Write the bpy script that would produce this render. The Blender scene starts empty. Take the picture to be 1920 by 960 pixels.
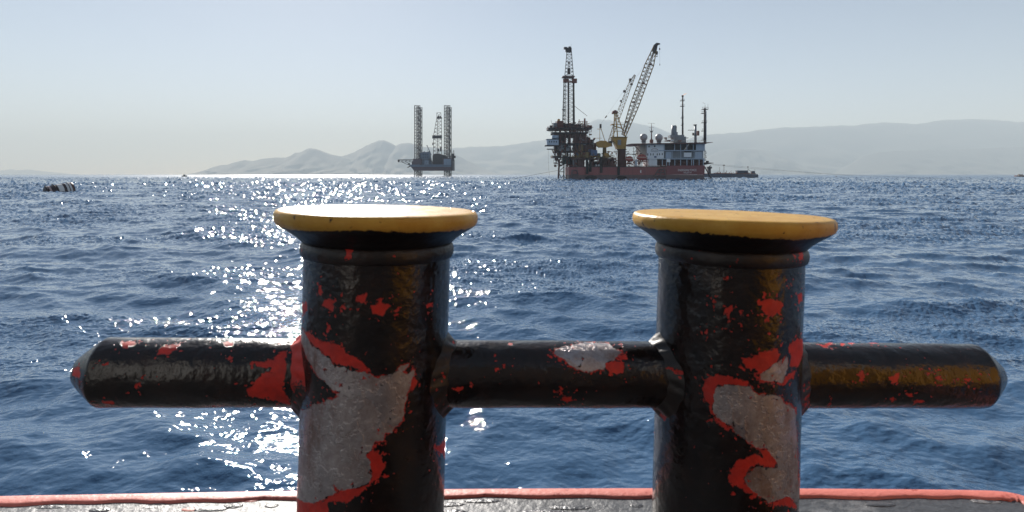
import bpy, math, random
import numpy as np
from mathutils import Vector, Matrix

random.seed(7)
rng = np.random.default_rng(11)
scene = bpy.context.scene
col = scene.collection
R = math.radians

# ------------------------------------------------------------------ camera
EYE = 4.0            # metres above the sea
FOC = 1150.0         # focal length in photograph pixels (1920 wide)
HOR = 327.0          # horizon row
cam_d = bpy.data.cameras.new("camera")
cam_d.sensor_width = 36.0
cam_d.lens = 36.0 * FOC / 1920.0
cam_d.shift_y = -(480.0 - HOR) / 1920.0
cam_d.clip_start = 0.05
cam_d.clip_end = 60000.0
cam_d.dof.use_dof = True
cam_d.dof.focus_distance = 12.0
cam_d.dof.aperture_fstop = 9.0
cam = bpy.data.objects.new("camera", cam_d)
cam.location = (0, 0, EYE)
cam.rotation_euler = (R(90), 0, 0)
col.objects.link(cam)
scene.camera = cam

# ------------------------------------------------------------------ sky and sun
SUN_EL, SUN_AZ = 28.5, -18.5      # azimuth from +Y towards +X
world = bpy.data.worlds.new("World")
scene.world = world
world.use_nodes = True
wn = world.node_tree.nodes
wl = world.node_tree.links
sky = wn.new("ShaderNodeTexSky")
sky.sky_type = 'NISHITA'
sky.sun_disc = False
sky.sun_elevation = R(SUN_EL)
sky.sun_rotation = R(SUN_AZ)
sky.air_density = 0.6
sky.dust_density = 0.1
sky.ozone_density = 0.4
veil = wn.new("ShaderNodeHueSaturation")      # thin summer haze takes colour out of the whole sky
veil.inputs["Saturation"].default_value = 0.72
wl.new(sky.outputs[0], veil.inputs["Color"])
wl.new(veil.outputs[0], wn["Background"].inputs[0])
wn["Background"].inputs[1].default_value = 0.05

sun_d = bpy.data.lights.new("sun", 'SUN')
sun_d.energy = 3.9
sun_d.angle = R(0.5)
sun_d.color = (1.0, 0.98, 0.955)
sun = bpy.data.objects.new("sun", sun_d)
sd = Vector((math.sin(R(SUN_AZ)) * math.cos(R(SUN_EL)), math.cos(R(SUN_AZ)) * math.cos(R(SUN_EL)), math.sin(R(SUN_EL))))
sun.rotation_euler = sd.to_track_quat('Z', 'Y').to_euler()
sun.location = (0, 0, 60)
col.objects.link(sun)

scene.view_settings.view_transform = 'Standard'
scene.view_settings.look = 'None'
scene.view_settings.exposure = 1.28
scene.view_settings.gamma = 1.0
scene.render.engine = 'CYCLES'
cy = scene.cycles
cy.use_denoising = True
cy.denoiser = 'OPENIMAGEDENOISE'
cy.denoising_prefilter = 'ACCURATE'
cy.denoising_input_passes = 'RGB_ALBEDO_NORMAL'
cy.max_bounces = 6
cy.diffuse_bounces = 3
cy.glossy_bounces = 3
cy.transmission_bounces = 2
cy.volume_bounces = 0
cy.transparent_max_bounces = 8
cy.sample_clamp_indirect = 4.0
cy.sample_clamp_direct = 0.0
cy.caustics_reflective = False
cy.caustics_refractive = False

# ------------------------------------------------------------------ helpers
def P(x, y, Y):
    """point of the place seen at photograph pixel (x, y) when it stands Y metres off"""
    return Vector(((x - 960.0) / FOC * Y, Y, EYE - (y - HOR) / FOC * Y))

def tag(o, label=None, cat=None, group=None, kind=None):
    if label: o["label"] = label
    if cat: o["category"] = cat
    if group: o["group"] = group
    if kind: o["kind"] = kind
    return o

def empty(name, loc):
    o = bpy.data.objects.new(name, None)
    o.location = loc
    o.empty_display_size = 0.2
    col.objects.link(o)
    return o

def root_loc(parent):
    v = Vector((0, 0, 0))
    while parent is not None:
        v += parent.location
        parent = parent.parent
    return v

def link_mesh(name, me, mat, parent=None, smooth=False):
    o = bpy.data.objects.new(name, me)
    if mat is not None:
        me.materials.append(mat)
    if smooth:
        me.polygons.foreach_set("use_smooth", [True] * len(me.polygons))
    col.objects.link(o)
    if parent is not None:
        o.parent = parent
    return o

class MB:
    def __init__(self):
        self.v = []
        self.f = []
    def add(self, vs, fs):
        n = len(self.v)
        self.v.extend([tuple(p) for p in vs])
        self.f.extend([tuple(i + n for i in f) for f in fs])
        return self
    def box(self, a, b):
        (x0, y0, z0), (x1, y1, z1) = a, b
        vs = [(x0, y0, z0), (x1, y0, z0), (x1, y1, z0), (x0, y1, z0), (x0, y0, z1), (x1, y0, z1), (x1, y1, z1), (x0, y1, z1)]
        return self.add(vs, [(3, 2, 1, 0), (4, 5, 6, 7), (0, 1, 5, 4), (1, 2, 6, 5), (2, 3, 7, 6), (3, 0, 4, 7)])
    def pbox(self, x0, x1, y0, y1, Y, depth):
        """box whose front face covers pixels x0..x1, y0..y1 at distance Y"""
        a = P(x0, y1, Y)
        b = P(x1, y0, Y)
        return self.box((a.x, Y, a.z), (b.x, Y + depth, b.z))
    def tube(self, p, q, r, n=6, r2=None):
        p, q = Vector(p), Vector(q)
        r2 = r if r2 is None else r2
        d = (q - p)
        if d.length < 1e-6:
            return self
        d.normalize()
        a = d.orthogonal().normalized()
        b = d.cross(a)
        vs = []
        for c, rr in ((p, r), (q, r2)):
            for k in range(n):
                t = 2 * math.pi * k / n
                vs.append(c + a * math.cos(t) * rr + b * math.sin(t) * rr)
        fs = [(k, (k + 1) % n, n + (k + 1) % n, n + k) for k in range(n)]
        fs.append(tuple(range(n - 1, -1, -1)))
        fs.append(tuple(range(n, 2 * n)))
        return self.add(vs, fs)
    def path(self, pts, r, n=5):
        pts = [Vector(p) for p in pts]
        vs, fs = [], []
        for i, p in enumerate(pts):
            d = (pts[min(i + 1, len(pts) - 1)] - pts[max(i - 1, 0)]).normalized()
            a = d.cross(Vector((0.013, 0.021, 1))).normalized()
            b = d.cross(a)
            for k in range(n):
                t = 2 * math.pi * k / n
                vs.append(p + a * math.cos(t) * r + b * math.sin(t) * r)
        for i in range(len(pts) - 1):
            for k in range(n):
                fs.append((i * n + k, i * n + (k + 1) % n, (i + 1) * n + (k + 1) % n, (i + 1) * n + k))
        fs.append(tuple(range(n - 1, -1, -1)))
        fs.append(tuple(range((len(pts) - 1) * n, len(pts) * n)))
        return self.add(vs, fs)
    def lathe(self, c, prof, n=20):
        """prof: (radius, z) from bottom to top, turned about a vertical axis through c"""
        vs, fs = [], []
        m = len(prof)
        for r, z in prof:
            for k in range(n):
                t = 2 * math.pi * k / n
                vs.append((c[0] + r * math.cos(t), c[1] + r * math.sin(t), c[2] + z))
        for i in range(m - 1):
            for k in range(n):
                fs.append((i * n + k, i * n + (k + 1) % n, (i + 1) * n + (k + 1) % n, (i + 1) * n + k))
        fs.append(tuple(range(n - 1, -1, -1)))
        fs.append(tuple(range((m - 1) * n, m * n)))
        return self.add(vs, fs)
    def ball(self, c, rx, ry, rz, n=16, m=10):
        prof = []
        vs, fs = [], []
        for i in range(m + 1):
            ph = -math.pi / 2 + math.pi * (i + 0.02 if i == 0 else (i - 0.02 if i == m else i)) / m
            for k in range(n):
                t = 2 * math.pi * k / n
                vs.append((c[0] + rx * math.cos(ph) * math.cos(t), c[1] + ry * math.cos(ph) * math.sin(t), c[2] + rz * math.sin(ph)))
        for i in range(m):
            for k in range(n):
                fs.append((i * n + k, i * n + (k + 1) % n, (i + 1) * n + (k + 1) % n, (i + 1) * n + k))
        fs.append(tuple(range(n - 1, -1, -1)))
        fs.append(tuple(range(m * n, (m + 1) * n)))
        return self.add(vs, fs)
    def prism(self, poly, Y, depth):
        """pixel outline at distance Y pushed back by depth"""
        pts = [P(x, y, Y) for x, y in poly]
        n = len(pts)
        vs = pts + [Vector((p.x, p.y + depth, p.z)) for p in pts]
        fs = [tuple(range(n)), tuple(range(2 * n - 1, n - 1, -1))]
        fs += [(i, n + i, n + (i + 1) % n, (i + 1) % n) for i in range(n)]
        return self.add(vs, fs)
    def lattice(self, quad0, quad1, bays, rc, rb, n=4):
        """four-chord (or three-chord) lattice beam between two end polygons"""
        quad0 = [Vector(p) for p in quad0]
        quad1 = [Vector(p) for p in quad1]
        m = len(quad0)
        L = lambda k, t: quad0[k].lerp(quad1[k], t)
        for k in range(m):
            self.tube(quad0[k], quad1[k], rc, n)
        for i in range(bays + 1):
            t = i / bays
            for k in range(m):
                self.tube(L(k, t), L((k + 1) % m, t), rb, 3)
                if i < bays:
                    t2 = (i + 1) / bays
                    if (i + k) % 2 == 0:
                        self.tube(L(k, t), L((k + 1) % m, t2), rb, 3)
                    else:
                        self.tube(L((k + 1) % m, t), L(k, t2), rb, 3)
        return self
    def build(self, name, mat, parent=None, smooth=False):
        o0 = root_loc(parent)
        me = bpy.data.meshes.new(name)
        me.from_pydata([(p[0] - o0.x, p[1] - o0.y, p[2] - o0.z) for p in self.v], [], self.f)
        me.validate()
        import bmesh
        bm = bmesh.new()
        bm.from_mesh(me)
        bmesh.ops.recalc_face_normals(bm, faces=bm.faces)
        bm.to_mesh(me)
        bm.free()
        return link_mesh(name, me, mat, parent, smooth)

def share(name, src, parent, offset):
    """another object that shares src's mesh, moved by offset"""
    o = src.copy()
    o.name = name
    o.parent = parent
    o.location = offset
    col.objects.link(o)
    return o

# ------------------------------------------------------------------ materials
def new_mat(name):
    m = bpy.data.materials.new(name)
    m.use_nodes = True
    nt = m.node_tree
    return m, nt.nodes, nt.links, nt.nodes["Principled BSDF"]

MATS = {}
def paint(name, c, rough=0.55, metal=0.0, dirt=0.35, dirt_col=(0.10, 0.05, 0.03), scale=0.35, stretch=0.25):
    """weathered paint: base colour, cloudy fading and vertical rust streaks"""
    if name in MATS:
        return MATS[name]
    m, N, L, b = new_mat(name)
    tc = N.new("ShaderNodeTexCoord")
    mp = N.new("ShaderNodeMapping")
    mp.inputs["Scale"].default_value = (1, 1, stretch)
    L.new(tc.outputs["Object"], mp.inputs[0])
    n1 = N.new("ShaderNodeTexNoise")
    n1.inputs["Scale"].default_value = scale
    n1.inputs["Detail"].default_value = 8
    n1.inputs["Roughness"].default_value = 0.65
    L.new(mp.outputs[0], n1.inputs["Vector"])
    rp = N.new("ShaderNodeValToRGB")
    rp.color_ramp.elements[0].position = 0.47
    rp.color_ramp.elements[1].position = 0.72
    L.new(n1.outputs[0], rp.inputs[0])
    mu = N.new("ShaderNodeMath")
    mu.operation = 'MULTIPLY'
    mu.inputs[1].default_value = dirt
    L.new(rp.outputs[0], mu.inputs[0])
    mx = N.new("ShaderNodeMix")
    mx.data_type = 'RGBA'
    L.new(mu.outputs[0], mx.inputs["Factor"])
    mx.inputs["A"].default_value = (*c, 1)
    mx.inputs["B"].default_value = (*dirt_col, 1)
    L.new(mx.outputs["Result"], b.inputs["Base Color"])
    b.inputs["Roughness"].default_value = rough
    b.inputs["Metallic"].default_value = metal
    MATS[name] = m
    return m

def sun_glass(name, c=(0.02, 0.03, 0.04)):
    m, N, L, b = new_mat(name)
    b.inputs["Base Color"].default_value = (*c, 1)
    b.inputs["Roughness"].default_value = 0.08
    MATS[name] = m
    return m

M_DARK = paint("dark_steel", (0.034, 0.024, 0.026), 0.7)
M_LATT = paint("lattice_steel", (0.018, 0.013, 0.014), 0.85)
M_BOOM = paint("boom_steel", (0.20, 0.115, 0.03), 0.8)
M_BROWN = paint("brown_steel", (0.095, 0.036, 0.030), 0.65)
M_RUST = paint("rusty_steel", (0.16, 0.05, 0.035), 0.75, dirt_col=(0.04, 0.02, 0.015))
M_RED = paint("hull_red", (0.27, 0.078, 0.075), 0.55, dirt=0.45, dirt_col=(0.10, 0.05, 0.05))
M_RED2 = paint("hull_maroon", (0.19, 0.045, 0.05), 0.5, dirt=0.3, dirt_col=(0.07, 0.03, 0.035))
M_BOOT = paint("boot_topping", (0.13, 0.085, 0.085), 0.6, dirt=0.5, dirt_col=(0.04, 0.035, 0.04))
M_YEL = paint("crane_yellow", (0.42, 0.23, 0.035), 0.5, dirt=0.5, dirt_col=(0.14, 0.07, 0.03))
M_OCH = paint("ochre_steel", (0.20, 0.13, 0.04), 0.6, dirt=0.6, dirt_col=(0.06, 0.04, 0.03))
M_WHITE = paint("white_paint", (0.72, 0.74, 0.76), 0.45, dirt=0.2, dirt_col=(0.35, 0.33, 0.30))
M_PALE = paint("pale_blue_paint", (0.36, 0.43, 0.52), 0.5, dirt=0.25, dirt_col=(0.2, 0.2, 0.2))
M_GREY = paint("grey_paint", (0.19, 0.21, 0.23), 0.5, dirt=0.35)
M_BLUE = paint("blue_paint", (0.06, 0.11, 0.22), 0.5)
M_NAVY = paint("slate_hull", (0.05, 0.065, 0.10), 0.55)
M_GREEN = paint("green_paint", (0.05, 0.10, 0.08), 0.55)
M_ORANGE = paint("rescue_orange", (0.36, 0.06, 0.04), 0.4, dirt=0.15)
M_CREAM = paint("cream_paint", (0.55, 0.48, 0.40), 0.5, dirt=0.3)
M_DOME = paint("radome_white", (0.36, 0.34, 0.35), 0.4, dirt=0.15, dirt_col=(0.4, 0.3, 0.25))
M_RUBBER = paint("fender_rubber", (0.010, 0.010, 0.012), 0.8)
M_ROPE = paint("rope_fibre", (0.10, 0.10, 0.11), 0.9)
M_GLASS = sun_glass("dark_glass")
M_LETTER = paint("white_lettering", (0.75, 0.74, 0.72), 0.5, dirt=0.15)

# ------------------------------------------------------------------ sea
def sea_material():
    m, N, L, b = new_mat("sea_water")
    b.inputs["Base Color"].default_value = (0.048, 0.104, 0.190, 1)
    b.inputs["Roughness"].default_value = 0.045
    b.inputs["IOR"].default_value = 1.333
    tc = N.new("ShaderNodeTexCoord")
    def noise(scale, detail, rough, stretch, rot):
        mp = N.new("ShaderNodeMapping")
        mp.inputs["Rotation"].default_value = (0, 0, R(rot))
        mp.inputs["Scale"].default_value = stretch
        L.new(tc.outputs["Object"], mp.inputs[0])
        n = N.new("ShaderNodeTexNoise")
        n.inputs["Scale"].default_value = scale
        n.inputs["Detail"].default_value = detail
        n.inputs["Roughness"].default_value = rough
        L.new(mp.outputs[0], n.inputs["Vector"])
        return n
    def bump(height, dist, strength, prev):
        bp = N.new("ShaderNodeBump")
        bp.inputs["Distance"].default_value = dist
        if isinstance(strength, float):
            bp.inputs["Strength"].default_value = strength
        else:
            L.new(strength, bp.inputs["Strength"])
        L.new(height, bp.inputs["Height"])
        if prev is not None:
            L.new(prev.outputs[0], bp.inputs["Normal"])
        return bp
    at = N.new("ShaderNodeAttribute")
    at.attribute_name = "open_sea"
    at2 = N.new("ShaderNodeAttribute")
    at2.attribute_name = "near_ship"
    rg = N.new("ShaderNodeMapRange")          # unresolved slopes far off act as roughness
    rg.inputs[3].default_value = 0.045
    rg.inputs[4].default_value = 0.27
    L.new(at.outputs["Fac"], rg.inputs[0])
    L.new(rg.outputs[0], b.inputs["Roughness"])
    fine = noise(6.5, 1.5, 0.5, (0.8, 1, 1), -5)
    at3 = N.new("ShaderNodeAttribute")
    at3.attribute_name = "at_ship"
    tiny = noise(23.0, 2, 0.55, (0.85, 1, 1), 12)
    b2 = bump(fine.outputs[0], 0.050, at2.outputs["Fac"], None)
    b3 = bump(tiny.outputs[0], 0.005, at3.outputs["Fac"], b2)
    L.new(b3.outputs[0], b.inputs["Normal"])
    return m

def build_sea():
    # one sheet, polar about the ship, finest on the side where the open water is in view
    NF = 1000
    fine = np.radians(np.linspace(-48, 48, NF))
    coarse = np.radians(np.linspace(48, 312, 70))[1:-1]
    ang = np.concatenate([fine, coarse])
    rad = [0.6]
    while rad[-1] < 6.0: rad.append(rad[-1] * 1.10)
    while rad[-1] < 330: rad.append(rad[-1] * 1.0042)
    while rad[-1] < 1500: rad.append(rad[-1] * 1.0085)
    while rad[-1] < 31500: rad.append(rad[-1] * 1.05)
    rad = np.array(rad)
    nr, na = len(rad), len(ang)
    RR, AA = np.meshgrid(rad, ang, indexing='ij')
    X = (RR * np.sin(AA)).astype(np.float32)
    Y = (RR * np.cos(AA)).astype(np.float32)
    step = np.full(na, fine[1] - fine[0])
    step[NF:] = coarse[1] - coarse[0]
    # spacing at which a wave is still resolved
    dr = np.gradient(rad)
    cell = np.maximum(RR * step[None, :] * 1.0, dr[:, None] * 0.75)
    Z = np.zeros_like(X)
    DX = np.zeros_like(X)
    DY = np.zeros_like(X)
    wind = math.radians(-100)          # waves run towards the ship, a little to the left
    octaves = [(9.0, .0018), (5.0, .0048), (2.6, .0080), (1.35, .0090), (0.7, .0062), (0.36, .0038), (0.19, .0026)]
    for lam0, mss in octaves:
        n = 16
        wgt_full = None
        for i in range(n):
            lam = lam0 * 2 ** rng.uniform(-0.5, 0.5)
            k = 2 * math.pi / lam
            th = wind + rng.normal(0, 0.45 if lam0 > 2 else (0.75 if lam0 > 1 else 1.05))
            a = math.sqrt(2 * mss / n) / k
            ph = rng.uniform(0, 6.283)
            rmax_ok = cell < lam / 3.0
            rows = np.where(rmax_ok.any(axis=1))[0]
            if len(rows) == 0: continue
            r0, r1 = rows[0], rows[-1] + 1
            for c0, c1 in ((0, NF), (NF, na)):
                sub = cell[r0:r1, c0:c1]
                ok = (sub < lam / 3.0).any(axis=1)
                if not ok.any(): continue
                q1 = r0 + np.where(ok)[0][-1] + 1
                xs, ys = X[r0:q1, c0:c1], Y[r0:q1, c0:c1]
                w = np.clip((lam / 3.0 - cell[r0:q1, c0:c1]) / (lam / 6.0), 0, 1).astype(np.float32) * np.float32(a)
                cx, sy = math.cos(th), math.sin(th)
                arg = (xs * np.float32(k * cx) + ys * np.float32(k * sy) + np.float32(ph)).astype(np.float32)
                s = np.sin(arg) * w
                c = np.cos(arg) * w
                Z[r0:q1, c0:c1] += c
                DX[r0:q1, c0:c1] -= s * np.float32(cx * 0.85)
                DY[r0:q1, c0:c1] -= s * np.float32(sy * 0.85)
    # short chop that the long waves above leave out farther off, as real facets of the sheet
    chop = rng.normal(0, 1, X.shape).astype(np.float32)
    chop[:, 1:-1] = 0.60 * chop[:, 1:-1] + 0.20 * (chop[:, 2:] + chop[:, :-2])
    chop /= chop.std()
    amp = np.minimum((0.00068 + 0.00032 * np.clip((rad - 60) / 150.0, 0, 1)) * rad, 0.45) * np.clip((rad - 8) / 18.0, 0, 1)
    amp *= np.clip((1600 - rad) / 900.0, 0, 1)
    gust = np.zeros_like(X)                      # cat's-paws and slicks: the breeze roughens the water in patches
    for _ in range(16):
        lam = 2 ** rng.uniform(2.6, 5.6)
        th = rng.uniform(0, 6.283)
        gust += np.sin((X * math.cos(th) * 0.55 + Y * math.sin(th)) * np.float32(6.283 / lam) + np.float32(rng.uniform(0, 6.283)))
    gust = np.clip(0.80 + 0.24 * gust, 0.34, 1.3)
    Z += chop * gust * amp[:, None].astype(np.float32)
    # calm far rim so that the sheet meets the horizon cleanly
    V = np.stack([X + DX, Y + DY, Z], axis=-1).reshape(-1, 3)
    V = np.vstack([V, [[0, 0, 0]]]).astype(np.float32)
    i = np.arange(nr - 1)[:, None] * na
    j = np.arange(na)[None, :]
    jn = (j + 1) % na
    quads = np.stack([i + j, i + na + j, i + na + jn, i + jn], axis=-1).reshape(-1, 4)[:, ::-1]
    me = bpy.data.meshes.new("sea")
    nq = len(quads)
    me.vertices.add(len(V))
    me.vertices.foreach_set("co", V.ravel())
    tri = np.stack([np.full(na, len(V) - 1), np.arange(na), (np.arange(na) + 1) % na], axis=-1)[:, ::-1]
    me.loops.add(nq * 4 + na * 3)
    me.loops.foreach_set("vertex_index", np.concatenate([quads.ravel(), tri.ravel()]).astype(np.int32))
    me.polygons.add(nq + na)
    ls = np.concatenate([np.arange(nq) * 4, nq * 4 + np.arange(na) * 3]).astype(np.int32)
    me.polygons.foreach_set("loop_start", ls)
    me.polygons.foreach_set("use_smooth", np.ones(nq + na, dtype=bool))
    me.update(calc_edges=True)
    rv = np.concatenate([RR.ravel(), [0.0]])
    def ss(a, b_):
        t = np.clip((rv - a) / (b_ - a), 0, 1)
        return (t * t * (3 - 2 * t)).astype(np.float32)
    for nm, arr in (("open_sea", ss(220, 1100)), ("near_ship", np.concatenate([np.clip(gust, 0.65, 1.3).ravel(), [0.8]]).astype(np.float32) * 0.9 * (1 - ss(13, 42))), ("at_ship", 0.9 * (1 - ss(8, 19)))):
        at = me.attributes.new(nm, 'FLOAT', 'POINT')
        at.data.foreach_set("value", arr)
    o = link_mesh("sea", me, sea_material())
    if me.polygons[nq // 3].normal.z < 0:
        me.flip_normals()
    return tag(o, "choppy blue sea glittering under the low sun", kind="structure")
build_sea()

# ------------------------------------------------------------------ hills across the water
def hill_material():
    m, N, L, b = new_mat("hill_scrub")
    tc = N.new("ShaderNodeTexCoord")
    n = N.new("ShaderNodeTexNoise")
    n.inputs["Scale"].default_value = 0.004
    n.inputs["Detail"].default_value = 9
    L.new(tc.outputs["Object"], n.inputs["Vector"])
    rp = N.new("ShaderNodeValToRGB")
    rp.color_ramp.elements[0].color = (0.018, 0.022, 0.020, 1)
    rp.color_ramp.elements[1].color = (0.022, 0.024, 0.021, 1)
    rp.color_ramp.elements[0].position = 0.35
    rp.color_ramp.elements[1].position = 0.7
    L.new(n.outputs[0], rp.inputs[0])
    L.new(rp.outputs[0], b.inputs["Base Color"])
    b.inputs["Roughness"].default_value = 0.95
    return m
M_HILL = hill_material()

def ridge(name, prof, Y, front, label):
    """a hill whose skyline follows prof; real slopes run down to the water on both sides"""
    xs = np.array([p[0] for p in prof], float)
    ys = np.array([p[1] for p in prof], float)
    n = 240
    px = np.linspace(xs[0], xs[-1], n)
    h = (HOR - np.interp(px, xs, ys)) / FOC * Y + EYE
    h += np.interp(np.arange(n), np.arange(0, n, 3), rng.normal(0, 1, len(np.arange(0, n, 3)))) * 0.006 * h.max() * (h > 15)
    X = (px - 960) / FOC * Y
    rows = np.concatenate([np.linspace(-1, 0, 22), np.linspace(0, 1, 12)[1:]])
    u = np.linspace(0, 1, n)
    V = []
    nz = [(rng.uniform(6, 40), rng.uniform(2, 7), rng.uniform(0, 6.28), rng.uniform(0, 6.28)) for _ in range(14)]
    for t in rows:
        s = abs(t)
        drop = (1 - s) ** 1.25
        wob = np.zeros(n)
        for fu, ft, p1, p2 in nz:
            wob += np.sin(fu * u * 3 + p1 + 2.3 * math.sin(ft * t + p2)) * np.cos(ft * t * 2 + p2) / fu * 6
        hh = h * drop * (1 + 0.015 * wob * min(1, s * 6)) - (8 if s > 0.98 else 0)
        yy = Y + t * front * (0.35 + 0.65 * h / h.max()) * (1 + 0.10 * wob * min(1, s * 4))
        sc = 1.0
        for k in range(n):
            V.append((X[k] * sc, yy[k], hh[k] if h[k] > 0 else -8))
    m = len(rows)
    f = [(i * n + k, i * n + k + 1, (i + 1) * n + k + 1, (i + 1) * n + k) for i in range(m - 1) for k in range(n - 1)]
    me = bpy.data.meshes.new(name)
    me.from_pydata(V, [], f)
    o = link_mesh(name, me, M_HILL, None, True)
    return tag(o, label, kind="structure")

ridge("hill", [(372, 327), (385, 320), (400, 313), (412, 310), (425, 309), (440, 304), (458, 300), (475, 302), (490, 298), (510, 296), (535, 295), (545, 292), (553, 286.5), (562, 286), (575, 279), (583, 278), (592, 279), (605, 284), (618, 288.5), (640, 293.5), (680, 305), (720, 327)], 16500, 2400,
      "long low hazy headland sloping into the sea at its left end")
ridge("hill", [(560, 327), (585, 319), (610, 308), (640, 293.5), (665, 285), (690, 271), (700, 267), (710, 263), (720, 263), (728, 266), (742, 273), (752, 269), (763, 267.5), (772, 269), (790, 275), (820, 277), (847, 286), (872, 299), (900, 312), (935, 327)], 17200, 2560,
      "hazy peaked hill directly behind the far jack-up rig")
ridge("hill", [(780, 327), (800, 292), (848, 277), (880, 276), (940, 274), (980, 268), (1020, 262), (1050, 255), (1085, 238), (1112, 226), (1122, 223), (1133, 225), (1190, 231), (1224, 237), (1242, 243), (1260, 252), (1300, 266), (1345, 290), (1380, 327)], 23200, 4000,
      "pale far mountain showing behind the drilling platform and cranes")
ridge("hill", [(1200, 327), (1260, 275), (1300, 258), (1327, 252), (1362, 249.7), (1400, 247), (1420, 244), (1470, 238), (1500, 239), (1530, 236.5), (1600, 235), (1650, 229.5), (1700, 231), (1718, 234), (1735, 231), (1765, 225), (1800, 223), (1870, 225), (1895, 229), (1920, 229), (1990, 233), (2080, 250), (2200, 300), (2240, 327)], 20800, 4160,
      "broad pale mountain range filling the right horizon")
ridge("hill", [(1270, 327), (1325, 297), (1345, 284), (1370, 278.5), (1410, 279), (1440, 282), (1475, 296), (1500, 308), (1530, 321), (1548, 327)], 17280, 2400,
      "low rounded hazy hill right of the red barge")
ridge("hill", [(1570, 327), (1600, 306), (1620, 292), (1650, 285), (1700, 282), (1760, 280), (1820, 279), (1920, 275), (2000, 285), (2080, 327)], 16800, 2400,
      "lower hazy shoulder hill at the right edge of the view")
ridge("hill", [(-60, 327), (-30, 323), (0, 322), (12, 320), (20, 317), (30, 319), (55, 318), (80, 321), (110, 324), (128, 327)], 24800, 1920,
      "faint low island on the far left horizon")

# ------------------------------------------------------------------ haze
def build_haze():
    m, N, L, b = new_mat("sea_haze")
    N.remove(b)
    v = N.new("ShaderNodeVolumePrincipled")
    v.inputs["Color"].default_value = (0.69, 0.85, 1.0, 1)
    v.inputs["Absorption Color"].default_value = (0.42, 0.62, 1, 1)
    v.inputs["Density"].default_value = 8.6e-5
    v.inputs["Anisotropy"].default_value = 0.0
    L.new(v.outputs[0], N["Material Output"].inputs["Volume"])
    mb = MB().box((-34000, -34000, -13.2), (34000, 34000, 2250))
    o = mb.build("haze", m)
    tag(o, "pale sea haze that fades the far hills", kind="stuff")
build_haze()

# ------------------------------------------------------------------ own ship: deck, edge strip, unseen blocks added behind the camera
DECK_Z = EYE - 0.67
def deck_pt(px, py):
    Y = 0.67 * FOC / (py + 2.5 - HOR)
    return Vector(((px - 960) / FOC * Y, Y, DECK_Z))

def bumpy_paint(name, c, c2, rough, bscale, bdist, speck=None, split=0.55):
    m, N, L, b = new_mat(name)
    tc = N.new("ShaderNodeTexCoord")
    n1 = N.new("ShaderNodeTexNoise")
    n1.inputs["Scale"].default_value = bscale * 0.35
    n1.inputs["Detail"].default_value = 8
    n1.inputs["Roughness"].default_value = 0.7
    L.new(tc.outputs["Object"], n1.inputs["Vector"])
    rp = N.new("ShaderNodeValToRGB")
    rp.color_ramp.elements[0].position = split
    rp.color_ramp.elements[1].position = split + 0.06
    rp.color_ramp.elements[0].color = (*c, 1)
    rp.color_ramp.elements[1].color = (*c2, 1)
    L.new(n1.outputs[0], rp.inputs[0])
    L.new(rp.outputs[0], b.inputs["Base Color"])
    n2 = N.new("ShaderNodeTexNoise")
    n2.inputs["Scale"].default_value = bscale
    n2.inputs["Detail"].default_value = 5
    n2.inputs["Roughness"].default_value = 0.6
    L.new(tc.outputs["Object"], n2.inputs["Vector"])
    bp = N.new("ShaderNodeBump")
    bp.inputs["Distance"].default_value = bdist
    bp.inputs["Strength"].default_value = 0.9
    L.new(n2.outputs[0], bp.inputs["Height"])
    L.new(bp.outputs[0], b.inputs["Normal"])
    b.inputs["Roughness"].default_value = rough
    return m

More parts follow.
